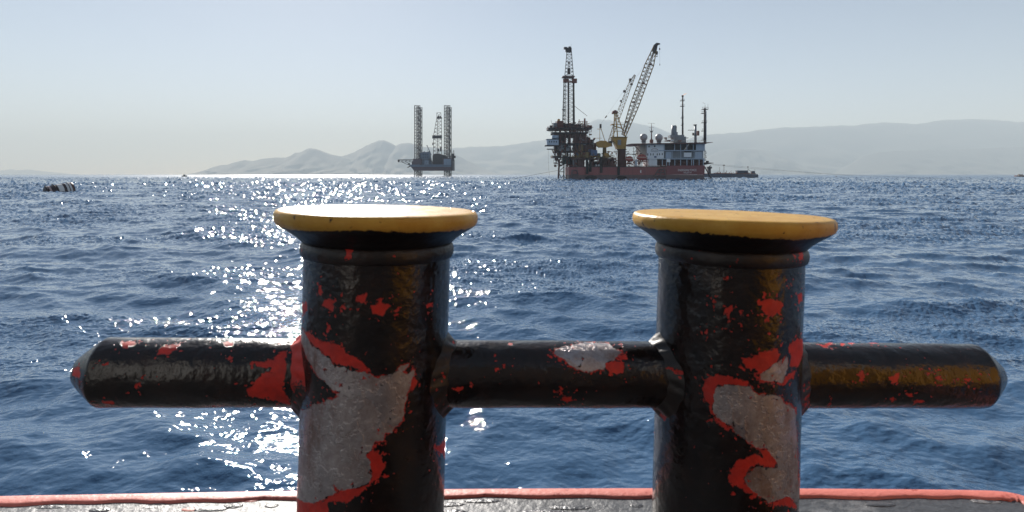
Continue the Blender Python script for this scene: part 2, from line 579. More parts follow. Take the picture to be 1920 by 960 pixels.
def build_deck():
    outer = [(-700, 962), (-300, 944), (0, 932), (140, 930), (280, 927), (420, 924.5), (550, 922.5), (700, 920.5), (840, 919), (1030, 918), (1220, 917.5), (1360, 917.5), (1500, 918), (1700, 919.5), (1800, 920.5), (1868, 922), (1900, 926), (1925, 933)]
    pts = [deck_pt(*p) for p in outer]
    # beyond the frame the edge swings round the ship's corner and runs aft
    last = pts[-1]
    pts += [Vector((last.x + .035, last.y - .07, DECK_Z)), Vector((last.x + .06, last.y - .16, DECK_Z)), Vector((last.x + .10, last.y - .5, DECK_Z)), Vector((last.x + .9, last.y - 1.6, DECK_Z)), Vector((4.6, -1.0, DECK_Z)), Vector((4.9, -9, DECK_Z))]
    pts = [Vector((-4.9, -9, DECK_Z)), Vector((-4.6, 0.5, DECK_Z)), Vector((-3.2, 0.95, DECK_Z))] + pts
    # smooth the polyline
    def chaikin(p):
        q = [p[0]]
        for a, b_ in zip(p[:-1], p[1:]):
            q += [a.lerp(b_, .25), a.lerp(b_, .75)]
        return q + [p[-1]]
    pts = chaikin(chaikin(pts))
    n = len(pts)
    # plate with a hull side below
    vs = [(p.x, p.y, DECK_Z) for p in pts] + [(p.x, p.y, -1.5) for p in pts]
    fs = [tuple(range(n - 1, -1, -1))] + [(i, i + 1, n + i + 1, n + i) for i in range(n - 1)]
    m_deck = bumpy_paint("deck_grey_paint", (0.055, 0.058, 0.065), (0.13, 0.13, 0.135), 0.5, 26, 0.007)
    deck = MB().add(vs, fs).build("deck", m_deck)
    tag(deck, "grey painted steel deck of the ship carrying the bollards", kind="structure")
    # raised rounded edge strip
    prof = [(0.003, -0.05), (0.0035, 0.001), (0.002, 0.0042), (-0.001, 0.0052), (-0.022, 0.0050), (-0.027, 0.0035), (-0.0295, -0.002)]
    m = len(prof)
    V, Fc = [], []
    for i, p in enumerate(pts):
        d = (pts[min(i + 1, n - 1)] - pts[max(i - 1, 0)]).normalized()
        out = Vector((-d.y, d.x, 0))       # outward, away from the deck
        w = 1.0 + 0.12 * math.sin(i * 1.7) + 0.10 * math.sin(i * 0.61 + 1)
        for q, z in prof:
            V.append(p + out * (q * (w if q < -0.01 else 1)) + Vector((0, 0, z)))
    for i in range(n - 1):
        for k in range(m - 1):
            Fc.append((i * m + k, i * m + k + 1, (i + 1) * m + k + 1, (i + 1) * m + k))
    m_pink = bumpy_paint("faded_red_paint", (0.62, 0.17, 0.13), (0.38, 0.05, 0.03), 0.5, 60, 0.0022, split=0.58)
    MB().add(V, Fc).build("edge_strip", m_pink, deck, True)
    # worn lumps of old paint and weld along the strip
    m_lump = bumpy_paint("deck_lump_paint", (0.07, 0.07, 0.075), (0.22, 0.21, 0.21), 0.3, 50, 0.006)
    for k in range(22):
        px = random.uniform(-40, 1890)
        py = 927 + random.uniform(9, 34) + (10 if px < 300 else 0)
        c = deck_pt(px, py)
        r = random.uniform(.004, .012)
        mb = MB()
        mb.ball((c.x, c.y, DECK_Z), r * random.uniform(1.5, 5), r, r * random.uniform(.12, .25), 10, 6)
        mb.build("paint_lump", m_lump if k % 7 else m_pink, deck, True)
    # unseen blocks added behind the camera, shaped for fill light and reflections
    m_w = paint("unseen_white", (0.70, 0.69, 0.66), 0.5, dirt=0.2, scale=1.5)
    m_o = paint("unseen_ochre", (0.78, 0.36, 0.06), 0.5, dirt=0.15, scale=1.5)
    m_d = paint("unseen_dark", (0.03, 0.03, 0.035), 0.6)
    m_g = paint("unseen_grey", (0.07, 0.07, 0.075), 0.5, scale=1.5)
    MB().box((-4.5, -6.0, DECK_Z), (-2.62, -2.6, DECK_Z + 5.5)).build("unseen_wall", m_g, deck)  # added wall, kept dull so the left bar reflects little
    MB().box((-2.6, -3.2, DECK_Z), (-1.75, -2.3, DECK_Z + 3.4)).build("streak_reflector", m_w, deck)  # bright upright block added for a streak on the right post
    MB().box((2.6, -6.0, DECK_Z), (4.5, -2.6, DECK_Z + 4.8)).build("unseen_wall", m_w, deck)  # added white wall, bounces fill light onto the bollard
    MB().box((-1.88, -6.0, DECK_Z), (2.58, -3.6, DECK_Z + 4.4)).build("unseen_wall", m_d, deck)  # added dark wall, keeps the middle of the posts dark
    MB().box((1.75, -1.7, DECK_Z), (2.9, -0.15, DECK_Z + 1.7)).build("ochre_reflector", m_o, deck)  # orange block added for warm reflections on posts and bar
    return deck
deck = build_deck()

# ------------------------------------------------------------------ the mooring bollard
# places where black top paint has flaked: (degrees round the shaft, millimetres along it)
FLAKES={
  'L_metal':[[[-71.3,92],[-54.3,90],[-44.6,78],[-33.0,70],[-23.1,61],[-17.8,48],[-9.9,51],[-2.5,46],[6.0,40],[14.4,33],[20.0,37],[25.7,40],[29.4,41],[33.3,35],[37.3,36],[40.5,39],[41.5,30],[39.1,20],[37.1,7],[35.3,-5],[33.1,-17],[32.6,-39],[30.4,-43],[26.7,-47],[23.9,-55],[18.9,-55],[17.6,-66],[13.4,-69],[11.5,-79],[6.7,-85],[10.3,-97],[11.2,-122],[8.6,-135],[-1.9,-142],[-12.2,-148],[-20.2,-159],[-27.2,-172],[-35.5,-181],[-71.2,-213],[-71.0,-63],[-46.7,-35],[-38.4,-21],[-25.7,-12],[-18.8,-2],[-12.5,10],[-17.3,10],[-24.3,19],[-32.3,29],[-38.2,34],[-47.2,51],[-58.9,64],[-71.2,75]],[[28.6,46],[32.3,51],[36.0,49],[33.2,43],[30.2,40]]],
  'L_red':[[[-57.1,94],[-40.6,93],[-31.2,87],[-21.7,85],[-11.8,81],[-8.7,71],[-2.7,67],[1.6,59],[8.7,46],[6.0,42],[-2.6,51],[-9.9,52],[-17.9,53],[-23.1,63],[-33.1,72],[-44.6,80]],[[37.5,14],[40.7,27],[43.7,21],[43.2,10],[38.5,2],[36.5,2]],[[5.3,-90],[10.1,-84],[15.7,-83],[17.9,-95],[20.4,-109],[18.9,-121],[14.8,-129],[8.0,-141],[1.1,-153],[-6.0,-163],[-16.7,-167],[-23.6,-168],[-20.2,-160],[-10.7,-147],[-0.4,-142],[8.6,-135],[11.5,-122],[10.6,-100]],[[-71.3,-217],[-35.5,-179],[-21.8,-167],[-19.9,-181],[-21.4,-198],[-71.2,-243]],[[63.3,-106],[67.9,-117],[74.2,-157],[87.4,-200],[77.4,-192],[68.8,-159]],[[-0.4,-82],[3.1,-77],[4.7,-93],[0.5,-96]],[[-29.4,151],[-23.3,158],[-18.4,154],[-20.7,148],[-18.7,142],[-22.2,137],[-27.0,140],[-29.7,144]],[[-3.9,159],[0.8,165],[4.7,170],[5.4,164],[3.5,161],[4.9,154],[1.6,151],[-1.8,154]],[[6.9,148],[12.1,152],[14.0,157],[17.4,152],[21.4,153],[21.5,147],[17.5,140],[18.3,132],[13.0,131],[9.0,136],[9.6,143]],[[24.2,140],[27.7,142],[28.0,137],[25.0,135]],[[50.6,144],[57.3,144],[57.9,137],[52.7,137]],[[-63.5,134],[-52.1,139],[-50.0,130],[-58.5,114]],[[-34.8,173],[-32.1,174],[-32.3,161],[-34.6,161]],[[-14.4,147],[-11.2,148],[-11.4,142],[-14.1,142]]],
  'R_metal':[[[-28.3,-1],[-25.7,17],[-20.0,22],[-13.0,23],[-3.1,23],[2.9,11],[12.5,7],[22.4,4],[26.7,-6],[41.6,-25],[45.8,-67],[48.3,-117],[52.6,-155],[59.3,-189],[46.1,-187],[33.0,-169],[22.0,-171],[14.7,-172],[8.0,-162],[0.2,-149],[-4.2,-141],[-5.1,-131],[-3.0,-121],[4.3,-109],[22.2,-115],[17.3,-98],[11.9,-83],[4.0,-79],[-2.1,-68],[-7.9,-61],[-13.6,-55],[-15.8,-46],[-20.8,-41],[-25.8,-36],[-28.8,-24]],[[4.1,43],[10.3,49],[15.3,59],[22.6,64],[28.9,66],[31.5,52],[29.3,39],[24.2,24],[18.3,30],[10.6,28],[5.0,33]]],
  'R_red':[[[-36.7,12],[-31.6,28],[-25.9,38],[-20.2,34],[-11.7,33],[-4.6,29],[-3.1,23],[-20.0,22],[-25.7,17],[-28.3,-1],[-29.3,-25],[-25.4,-38],[-19.4,-42],[-15.8,-48],[-17.1,-55],[-20.7,-51],[-26.5,-40],[-30.2,-28],[-32.6,-13],[-35.8,-1]],[[-9.3,68],[-0.7,72],[8.3,81],[19.4,85],[21.4,74],[18.8,63],[11.9,54],[4.1,44],[-0.5,53],[-4.9,52],[-7.1,60]],[[30.8,89],[42.2,94],[64.1,83],[64.1,65],[52.8,55],[45.4,46],[31.5,50],[33.7,68],[29.8,79]],[[30.5,40],[40.1,40],[39.6,32],[29.6,25],[24.2,20],[17.5,25],[10.6,28],[2.7,30],[-2.6,43],[2.6,44],[5.0,33],[18.3,30],[24.2,24]],[[23.5,-3],[32.6,-13],[43.4,-25],[41.7,-27],[30.2,-15]],[[-16.3,-136],[-14.4,-120],[-10.3,-104],[-3.3,-95],[4.1,-91],[12.1,-97],[21.2,-114],[4.3,-108],[-3.0,-120],[-5.5,-131],[-4.2,-142],[1.8,-152],[8.0,-164],[16.5,-173],[26.1,-169],[35.7,-171],[48.7,-198],[30.8,-183],[14.8,-175],[4.9,-162],[-1.2,-154],[-7.1,-145],[-12.0,-141]],[[4.0,-79],[11.9,-83],[18.2,-98],[22.8,-115],[17.5,-113],[12.1,-100],[5.6,-88]],[[-3.8,-47],[2.0,-43],[5.2,-53],[3.0,-61],[-1.5,-58]],[[2.2,162],[10.0,167],[19.5,164],[23.2,155],[19.8,146],[13.3,139],[8.1,139],[5.1,150]],[[-22.5,148],[-18.0,153],[-16.0,148],[-19.8,141],[-22.4,137]],[[-12.1,144],[-8.7,147],[-8.8,137],[-11.4,135]],[[-20.3,129],[-17.1,131],[-18.4,125],[-21.0,125]],[[6.7,133],[11.1,135],[10.5,127],[7.5,128]],[[40.7,170],[49.8,171],[52.1,154],[43.4,154]],[[35.7,236],[41.1,245],[44.5,243],[43.0,232],[37.2,225]],[[-35.3,104],[-33.3,105],[-33.9,101]],[[-21.7,200],[-19.2,202],[-19.7,196],[-21.7,196]],[[-30.5,160],[-27.8,156],[-29.1,151]],[[26.6,185],[31.8,187],[30.8,181]],[[-14.0,261],[-12.1,262],[-12.7,258]]],
  'B_red':[[[-10.4,-205],[-0.1,-193],[9.5,-187],[18.9,-172],[15.8,-163],[25.2,-168],[28.3,-193],[36.4,-195],[33.2,-178],[40.0,-177],[38.3,-169],[49.1,-161],[57.3,-147],[19.0,-140],[-6.7,-144],[-25.9,-137],[-47.9,-135],[-41.9,-144],[-33.1,-159],[-21.7,-171],[-26.0,-185],[-26.1,-200]],[[71.7,-434],[78.3,-421],[72.1,-401],[64.1,-407],[59.3,-417]],[[55.5,-361],[67.1,-355],[69.0,-331],[57.9,-331],[47.1,-343],[47.0,-358]],[[-0.7,-384],[-0.7,-378],[-7.4,-380],[-6.7,-385]],[[-33.8,-441],[-33.7,-424],[-42.5,-427],[-42.6,-444]],[[30.9,-443],[31.0,-433],[27.1,-434]],[[44.9,-242],[45.6,-234],[39.6,-234],[39.6,-239]],[[75.8,-261],[81.2,-246],[65.7,-244],[65.6,-254]],[[34.5,406],[39.8,421],[38.1,437],[21.4,437],[16.5,427],[19.7,415],[27.8,407]],[[53.2,426],[55.5,445],[45.5,447],[39.9,435]],[[50.4,316],[48.6,329],[39.4,335],[39.3,325]],[[31.9,223],[33.0,232],[28.6,230]],[[-16.5,330],[-22.6,336],[-29.5,354],[-33.7,340],[-29.5,331]],[[-4.7,324],[-4.7,330],[-11.9,330]],[[92.1,392],[96.0,400],[79.7,395]],[[13.3,920],[21.7,940],[10.1,936],[5.0,925]],[[15.3,1008],[16.4,1018],[10.4,1025],[8.6,1009]],[[13.2,1061],[13.2,1074],[8.5,1072],[8.8,1060]],[[24.8,867],[24.8,874],[9.8,872],[8.2,865]],[[13.8,1046],[13.1,1052],[8.7,1049]],[[13.2,1082],[12.3,1091],[8.5,1087]],[[21.6,989],[21.0,995],[16.3,992]],[[24.3,1001],[23.7,1010],[19.7,1007]],[[78.3,819],[105.0,855],[85.8,845],[71.6,823]],[[96.5,867],[92.9,873],[78.9,860]],[[105.0,884],[105.0,898],[88.9,884]],[[105.0,922],[104.9,946],[93.0,930]],[[-13.0,950],[-14.9,962],[-19.9,963],[-19.1,956]],[[-29.2,970],[-29.1,993],[-35.7,992],[-35.7,977]],[[-25.9,926],[-25.8,931],[-32.4,932]]],
  'B_metal':[[[61.2,318],[72.1,343],[86.9,385],[84.5,418],[62.2,432],[55.5,441],[41.6,421],[36.2,406],[26.1,402],[21.1,373],[27.5,349],[41.1,336],[48.5,318]],[[70.0,-428],[74.9,-419],[71.5,-405],[66.0,-409],[62.1,-417]],[[55.6,-356],[63.2,-352],[66.3,-336],[57.9,-338],[49.7,-346]]],
}

FLAKES['B_red'] += [[(4, -503), (30, -505), (28, -484), (8, -480)], [(-60, -470), (-75, -462), (-70, -440), (-55, -452)]]
AX_L, AX_R = Vector((-.2449, 1.10, 3.6437)), Vector((.398, 1.14, 3.628))
RP, RB = 0.128, 0.0588
LEAN = R(1.4)
UP = Vector((math.sin(LEAN), 0, math.cos(LEAN)))

def poly_sd(pts, poly):
    """signed distance in mm (inside positive) of pts (n,2) to a polygon"""
    poly = np.asarray(poly, float)
    d = np.full(len(pts), 1e9)
    inside = np.zeros(len(pts), bool)
    for a, b in zip(poly, np.roll(poly, -1, axis=0)):
        e = b - a
        w = pts - a
        t = np.clip((w @ e) / max(e @ e, 1e-9), 0, 1)
        d = np.minimum(d, np.hypot(*(w - t[:, None] * e).T))
        c = (a[1] <= pts[:, 1]) != (b[1] <= pts[:, 1])
        with np.errstate(divide='ignore', invalid='ignore'):
            xi = a[0] + (pts[:, 1] - a[1]) / (b[1] - a[1]) * e[0]
        inside ^= c & (pts[:, 0] < xi)
    return np.where(inside, d, -d)

def flake_field(keys, theta_deg, h_mm, radius):
    pts = np.stack([np.radians(theta_deg) * radius * 1000, h_mm], axis=-1)
    out = np.full(len(pts), -60.0)
    for poly in FLAKES[keys]:
        pp = [(math.radians(math.copysign(96, t) if abs(t) > 66 and radius > .1 else t) * radius * 1000, h) for t, h in poly]
        out = np.maximum(out, poly_sd(pts, pp))
    return np.maximum(out, -60)

def flaked_paint(name, top=(0.0080, 0.0055, 0.0050), speck=0.70, dull=0.10):
    m, N, L, b = new_mat(name)
    tc = N.new("ShaderNodeTexCoord")
    def noise(scale, detail=6, rough=0.6, stretch=None):
        n = N.new("ShaderNodeTexNoise")
        n.inputs["Scale"].default_value = scale
        n.inputs["Detail"].default_value = detail
        n.inputs["Roughness"].default_value = rough
        if stretch:
            mp = N.new("ShaderNodeMapping")
            mp.inputs["Scale"].default_value = stretch
            L.new(tc.outputs["Object"], mp.inputs[0])
            L.new(mp.outputs[0], n.inputs["Vector"])
        else:
            L.new(tc.outputs["Object"], n.inputs["Vector"])
        return n.outputs[0]
    def math_(op, a, bb, c=None):
        k = N.new("ShaderNodeMath")
        k.operation = op
        for i, x in enumerate((a, bb, c)):
            if x is None: continue
            if isinstance(x, (int, float)): k.inputs[i].default_value = x
            else: L.new(x, k.inputs[i])
        return k.outputs[0]
    def attr(nm):
        a = N.new("ShaderNodeAttribute")
        a.attribute_name = nm
        return a.outputs["Fac"]
    def step(v, lo, hi):
        r = N.new("ShaderNodeMapRange")
        r.inputs[1].default_value = lo
        r.inputs[2].default_value = hi
        L.new(v, r.inputs[0])
        return r.outputs[0]
    def mix(f, a, bb):
        k = N.new("ShaderNodeMix")
        k.data_type = 'RGBA'
        L.new(f, k.inputs["Factor"])
        for nm, x in (("A", a), ("B", bb)):
            if isinstance(x, tuple): k.inputs[nm].default_value = (*x, 1)
            else: L.new(x, k.inputs[nm])
        return k.outputs["Result"]
    rag = math_('ADD', math_('MULTIPLY_ADD', noise(40, 6, 0.7), 20.0, -10.0), math_('MULTIPLY_ADD', noise(130, 5, 0.7), 13.0, -6.5))           # ragged edge, mm
    sm = math_('ADD', attr("bare"), rag)
    sr = math_('ADD', attr("primer"), math_('ADD', math_('MULTIPLY_ADD', noise(52, 6, 0.7), 16.0, -8.0), math_('MULTIPLY_ADD', noise(160, 5, 0.7), 14.0, -7.0)))
    # scattered chips that show the primer
    chips = step(noise(34, 4, 0.5), speck, speck + 0.012)
    near = step(math_('MAXIMUM', attr("bare"), attr("primer")), -34.0, 0.0)       # small chips crowd round the big flakes
    chips = math_('MAXIMUM', chips, step(math_('ADD', noise(115, 3, 0.55), math_('MULTIPLY', near, 0.13)), 0.735, 0.75))
    mred = math_('MAXIMUM', step(sr, -0.4, 0.4), chips)
    halo = step(sm, -2.2, -1.6)
    mred = math_('MAXIMUM', mred, math_('MULTIPLY', halo, step(noise(30, 5, 0.7), 0.48, 0.52)))
    mmet = step(sm, -0.3, 0.5)
    over = math_('MULTIPLY', step(sr, -0.4, 0.4), step(math_('SUBTRACT', sr, sm), -1.5, 0.5))
    mmet = math_('MULTIPLY', mmet, math_('SUBTRACT', 1.0, over))
    crumbs = step(math_('SUBTRACT', noise(85, 6, 0.7), math_('MULTIPLY', step(sm, 0.0, 26.0), 0.10)), 0.57, 0.60)   # paint left on the steel
    mmet = math_('MULTIPLY', mmet, math_('SUBTRACT', 1.0, crumbs))
    # colours
    red = mix(step(noise(60, 6), 0.35, 0.75), (0.62, 0.030, 0.016), (0.40, 0.022, 0.016))
    metal = mix(step(noise(60, 8, 0.75), 0.36, 0.66), (0.50, 0.455, 0.45), (0.29, 0.245, 0.24))
    metal = mix(step(noise(16, 7, 0.7, (1, 1, 0.3)), 0.52, 0.70), metal, (0.22, 0.125, 0.10))
    metal = mix(step(noise(200, 4, 0.6), 0.60, 0.72), metal, (0.50, 0.47, 0.46))
    black = mix(step(noise(22, 6, 0.65), 0.45, 0.75), top, (0.026, 0.012, 0.008))
    c = mix(mred, black, red)
    c = mix(mmet, c, metal)
    L.new(c, b.inputs["Base Color"])
    # gloss: brushed-over black enamel, dull primer, satin steel
    rg = math_('MULTIPLY_ADD', noise(30, 4), 0.24, dull)
    rg = math_('MAXIMUM', rg, math_('MULTIPLY', mred, 0.55))
    rg = math_('MAXIMUM', rg, math_('MULTIPLY', mmet, math_('MULTIPLY_ADD', noise(90, 4), 0.24, 0.20)))
    L.new(rg, b.inputs["Roughness"])
    L.new(math_('MULTIPLY', mmet, 0.85), b.inputs["Metallic"])
    b.inputs["Specular IOR Level"].default_value = 0.5
    # relief: thick brushed paint with orange-peel, flakes sunk below it
    h1 = math_('ADD', math_('MULTIPLY', noise(26, 2, 0.5), 1.0), math_('MULTIPLY', noise(75, 2, 0.5), 0.55))
    h2 = math_('MULTIPLY', noise(120, 3, 0.6), 0.22)
    paint_h = math_('ADD', h1, h2)
    flat_h = math_('MULTIPLY_ADD', noise(150, 4, 0.6), 0.10, 0.1)
    mm = N.new("ShaderNodeMix")
    L.new(mmet, mm.inputs["Factor"])
    L.new(paint_h, mm.inputs["A"])
    L.new(flat_h, mm.inputs["B"])
    lay = math_('MULTIPLY', mred, -0.18)
    hh = math_('ADD', mm.outputs["Result"], lay)
    bp = N.new("ShaderNodeBump")
    bp.inputs["Distance"].default_value = 0.0034
    bp.inputs["Strength"].default_value = 0.8
    L.new(hh, bp.inputs["Height"])
    L.new(bp.outputs[0], b.inputs["Normal"])
    return m

def cap_paint():
    m, N, L, b = new_mat("cap_yellow_paint")
    tc = N.new("ShaderNodeTexCoord")
    a = N.new("ShaderNodeAttribute")
    a.attribute_name = "yellow"
    n = N.new("ShaderNodeTexNoise")
    n.inputs["Scale"].default_value = 75
    n.inputs["Detail"].default_value = 8
    n.inputs["Roughness"].default_value = 0.75
    L.new(tc.outputs["Object"], n.inputs["Vector"])
    k = N.new("ShaderNodeMath")
    k.operation = 'MULTIPLY_ADD'
    k.inputs[1].default_value = 15.0
    L.new(n.outputs[0], k.inputs[0])
    L.new(a.outputs["Fac"], k.inputs[2])
    r = N.new("ShaderNodeMapRange")
    r.inputs[1].default_value = 7.1
    r.inputs[2].default_value = 7.9
    L.new(k.outputs[0], r.inputs[0])
    n2 = N.new("ShaderNodeTexNoise")
    n2.inputs["Scale"].default_value = 18
    n2.inputs["Detail"].default_value = 8
    n2.inputs["Roughness"].default_value = 0.7
    L.new(tc.outputs["Object"], n2.inputs["Vector"])
    rp = N.new("ShaderNodeValToRGB")
    rp.color_ramp.elements[0].position = 0.30
    rp.color_ramp.elements[1].position = 0.72
    rp.color_ramp.elements[0].color = (0.60, 0.37, 0.075, 1)
    rp.color_ramp.elements[1].color = (0.48, 0.24, 0.035, 1)
    L.new(n2.outputs[0], rp.inputs[0])
    n4 = N.new("ShaderNodeTexNoise")
    n4.inputs["Scale"].default_value = 70
    n4.inputs["Detail"].default_value = 5
    L.new(tc.outputs["Object"], n4.inputs["Vector"])
    r4 = N.new("ShaderNodeMapRange")
    r4.inputs[1].default_value = 0.64
    r4.inputs[2].default_value = 0.70
    L.new(n4.outputs[0], r4.inputs[0])
    mz = N.new("ShaderNodeMix")
    mz.data_type = 'RGBA'
    L.new(r4.outputs[0], mz.inputs["Factor"])
    L.new(rp.outputs[0], mz.inputs["A"])
    mz.inputs["B"].default_value = (0.05, 0.03, 0.02, 1)
    mx = N.new("ShaderNodeMix")
    mx.data_type = 'RGBA'
    L.new(r.outputs[0], mx.inputs["Factor"])
    mx.inputs["A"].default_value = (0.012, 0.010, 0.011, 1)
    L.new(mz.outputs["Result"], mx.inputs["B"])
    L.new(mx.outputs["Result"], b.inputs["Base Color"])
    b.inputs["Roughness"].default_value = 0.42
    b.inputs["Specular IOR Level"].default_value = 0.2
    n3 = N.new("ShaderNodeTexNoise")
    n3.inputs["Scale"].default_value = 28
    n3.inputs["Detail"].default_value = 5
    L.new(tc.outputs["Object"], n3.inputs["Vector"])
    bp = N.new("ShaderNodeBump")
    bp.inputs["Distance"].default_value = 0.003
    bp.inputs["Strength"].default_value = 0.8
    L.new(n3.outputs[0], bp.inputs["Height"])
    L.new(bp.outputs[0], b.inputs["Normal"])
    return m

M_POST = flaked_paint("flaked_black_paint")
M_CAP = cap_paint()
M_WELD = flaked_paint("weld_black_paint", speck=0.66, dull=0.34)

def wob(a, b, seed):
    """gentle hand-made unevenness"""
    return (math.sin(a * 3 + seed) * math.cos(b * 21 + seed * 2) + 0.6 * math.sin(a * 7 + b * 33 + seed * 3) + 0.4 * math.sin(b * 60 - a * 5 + seed)) / 2

def shaft_mesh(name, origin, axis, e1, e2, hs, radius_of, thetas, keys, rad, mat, parent, seed, amp=0.0008):
    """surface of revolution about axis; theta 0 faces -e2, positive towards e1; stores the flake fields"""
    n = len(thetas)
    V, TH, HH = [], [], []
    for h in hs:
        r = radius_of(h)
        for t in thetas:
            rr = r + wob(t, h, seed) * amp
            V.append(origin + axis * h + e1 * (math.sin(t) * rr) - e2 * (math.cos(t) * rr))
            TH.append(math.degrees(t))
            HH.append(h * 1000)
    m = len(hs)
    Fc = [(i * n + k, i * n + (k + 1) % n, (i + 1) * n + (k + 1) % n, (i + 1) * n + k) for i in range(m - 1) for k in range(n)]
    Fc.append(tuple(range(n)))
    Fc.append(tuple(range((m - 1) * n, m * n)))
    o = MB().add(V, Fc).build(name, mat, parent, True)
    me = o.data
    for nm, key in (("bare", keys[0]), ("primer", keys[1])):
        at = me.attributes.new(nm, 'FLOAT', 'POINT')
        at.data.foreach_set("value", flake_field(key, np.array(TH), np.array(HH), rad).astype(np.float32))
    return o

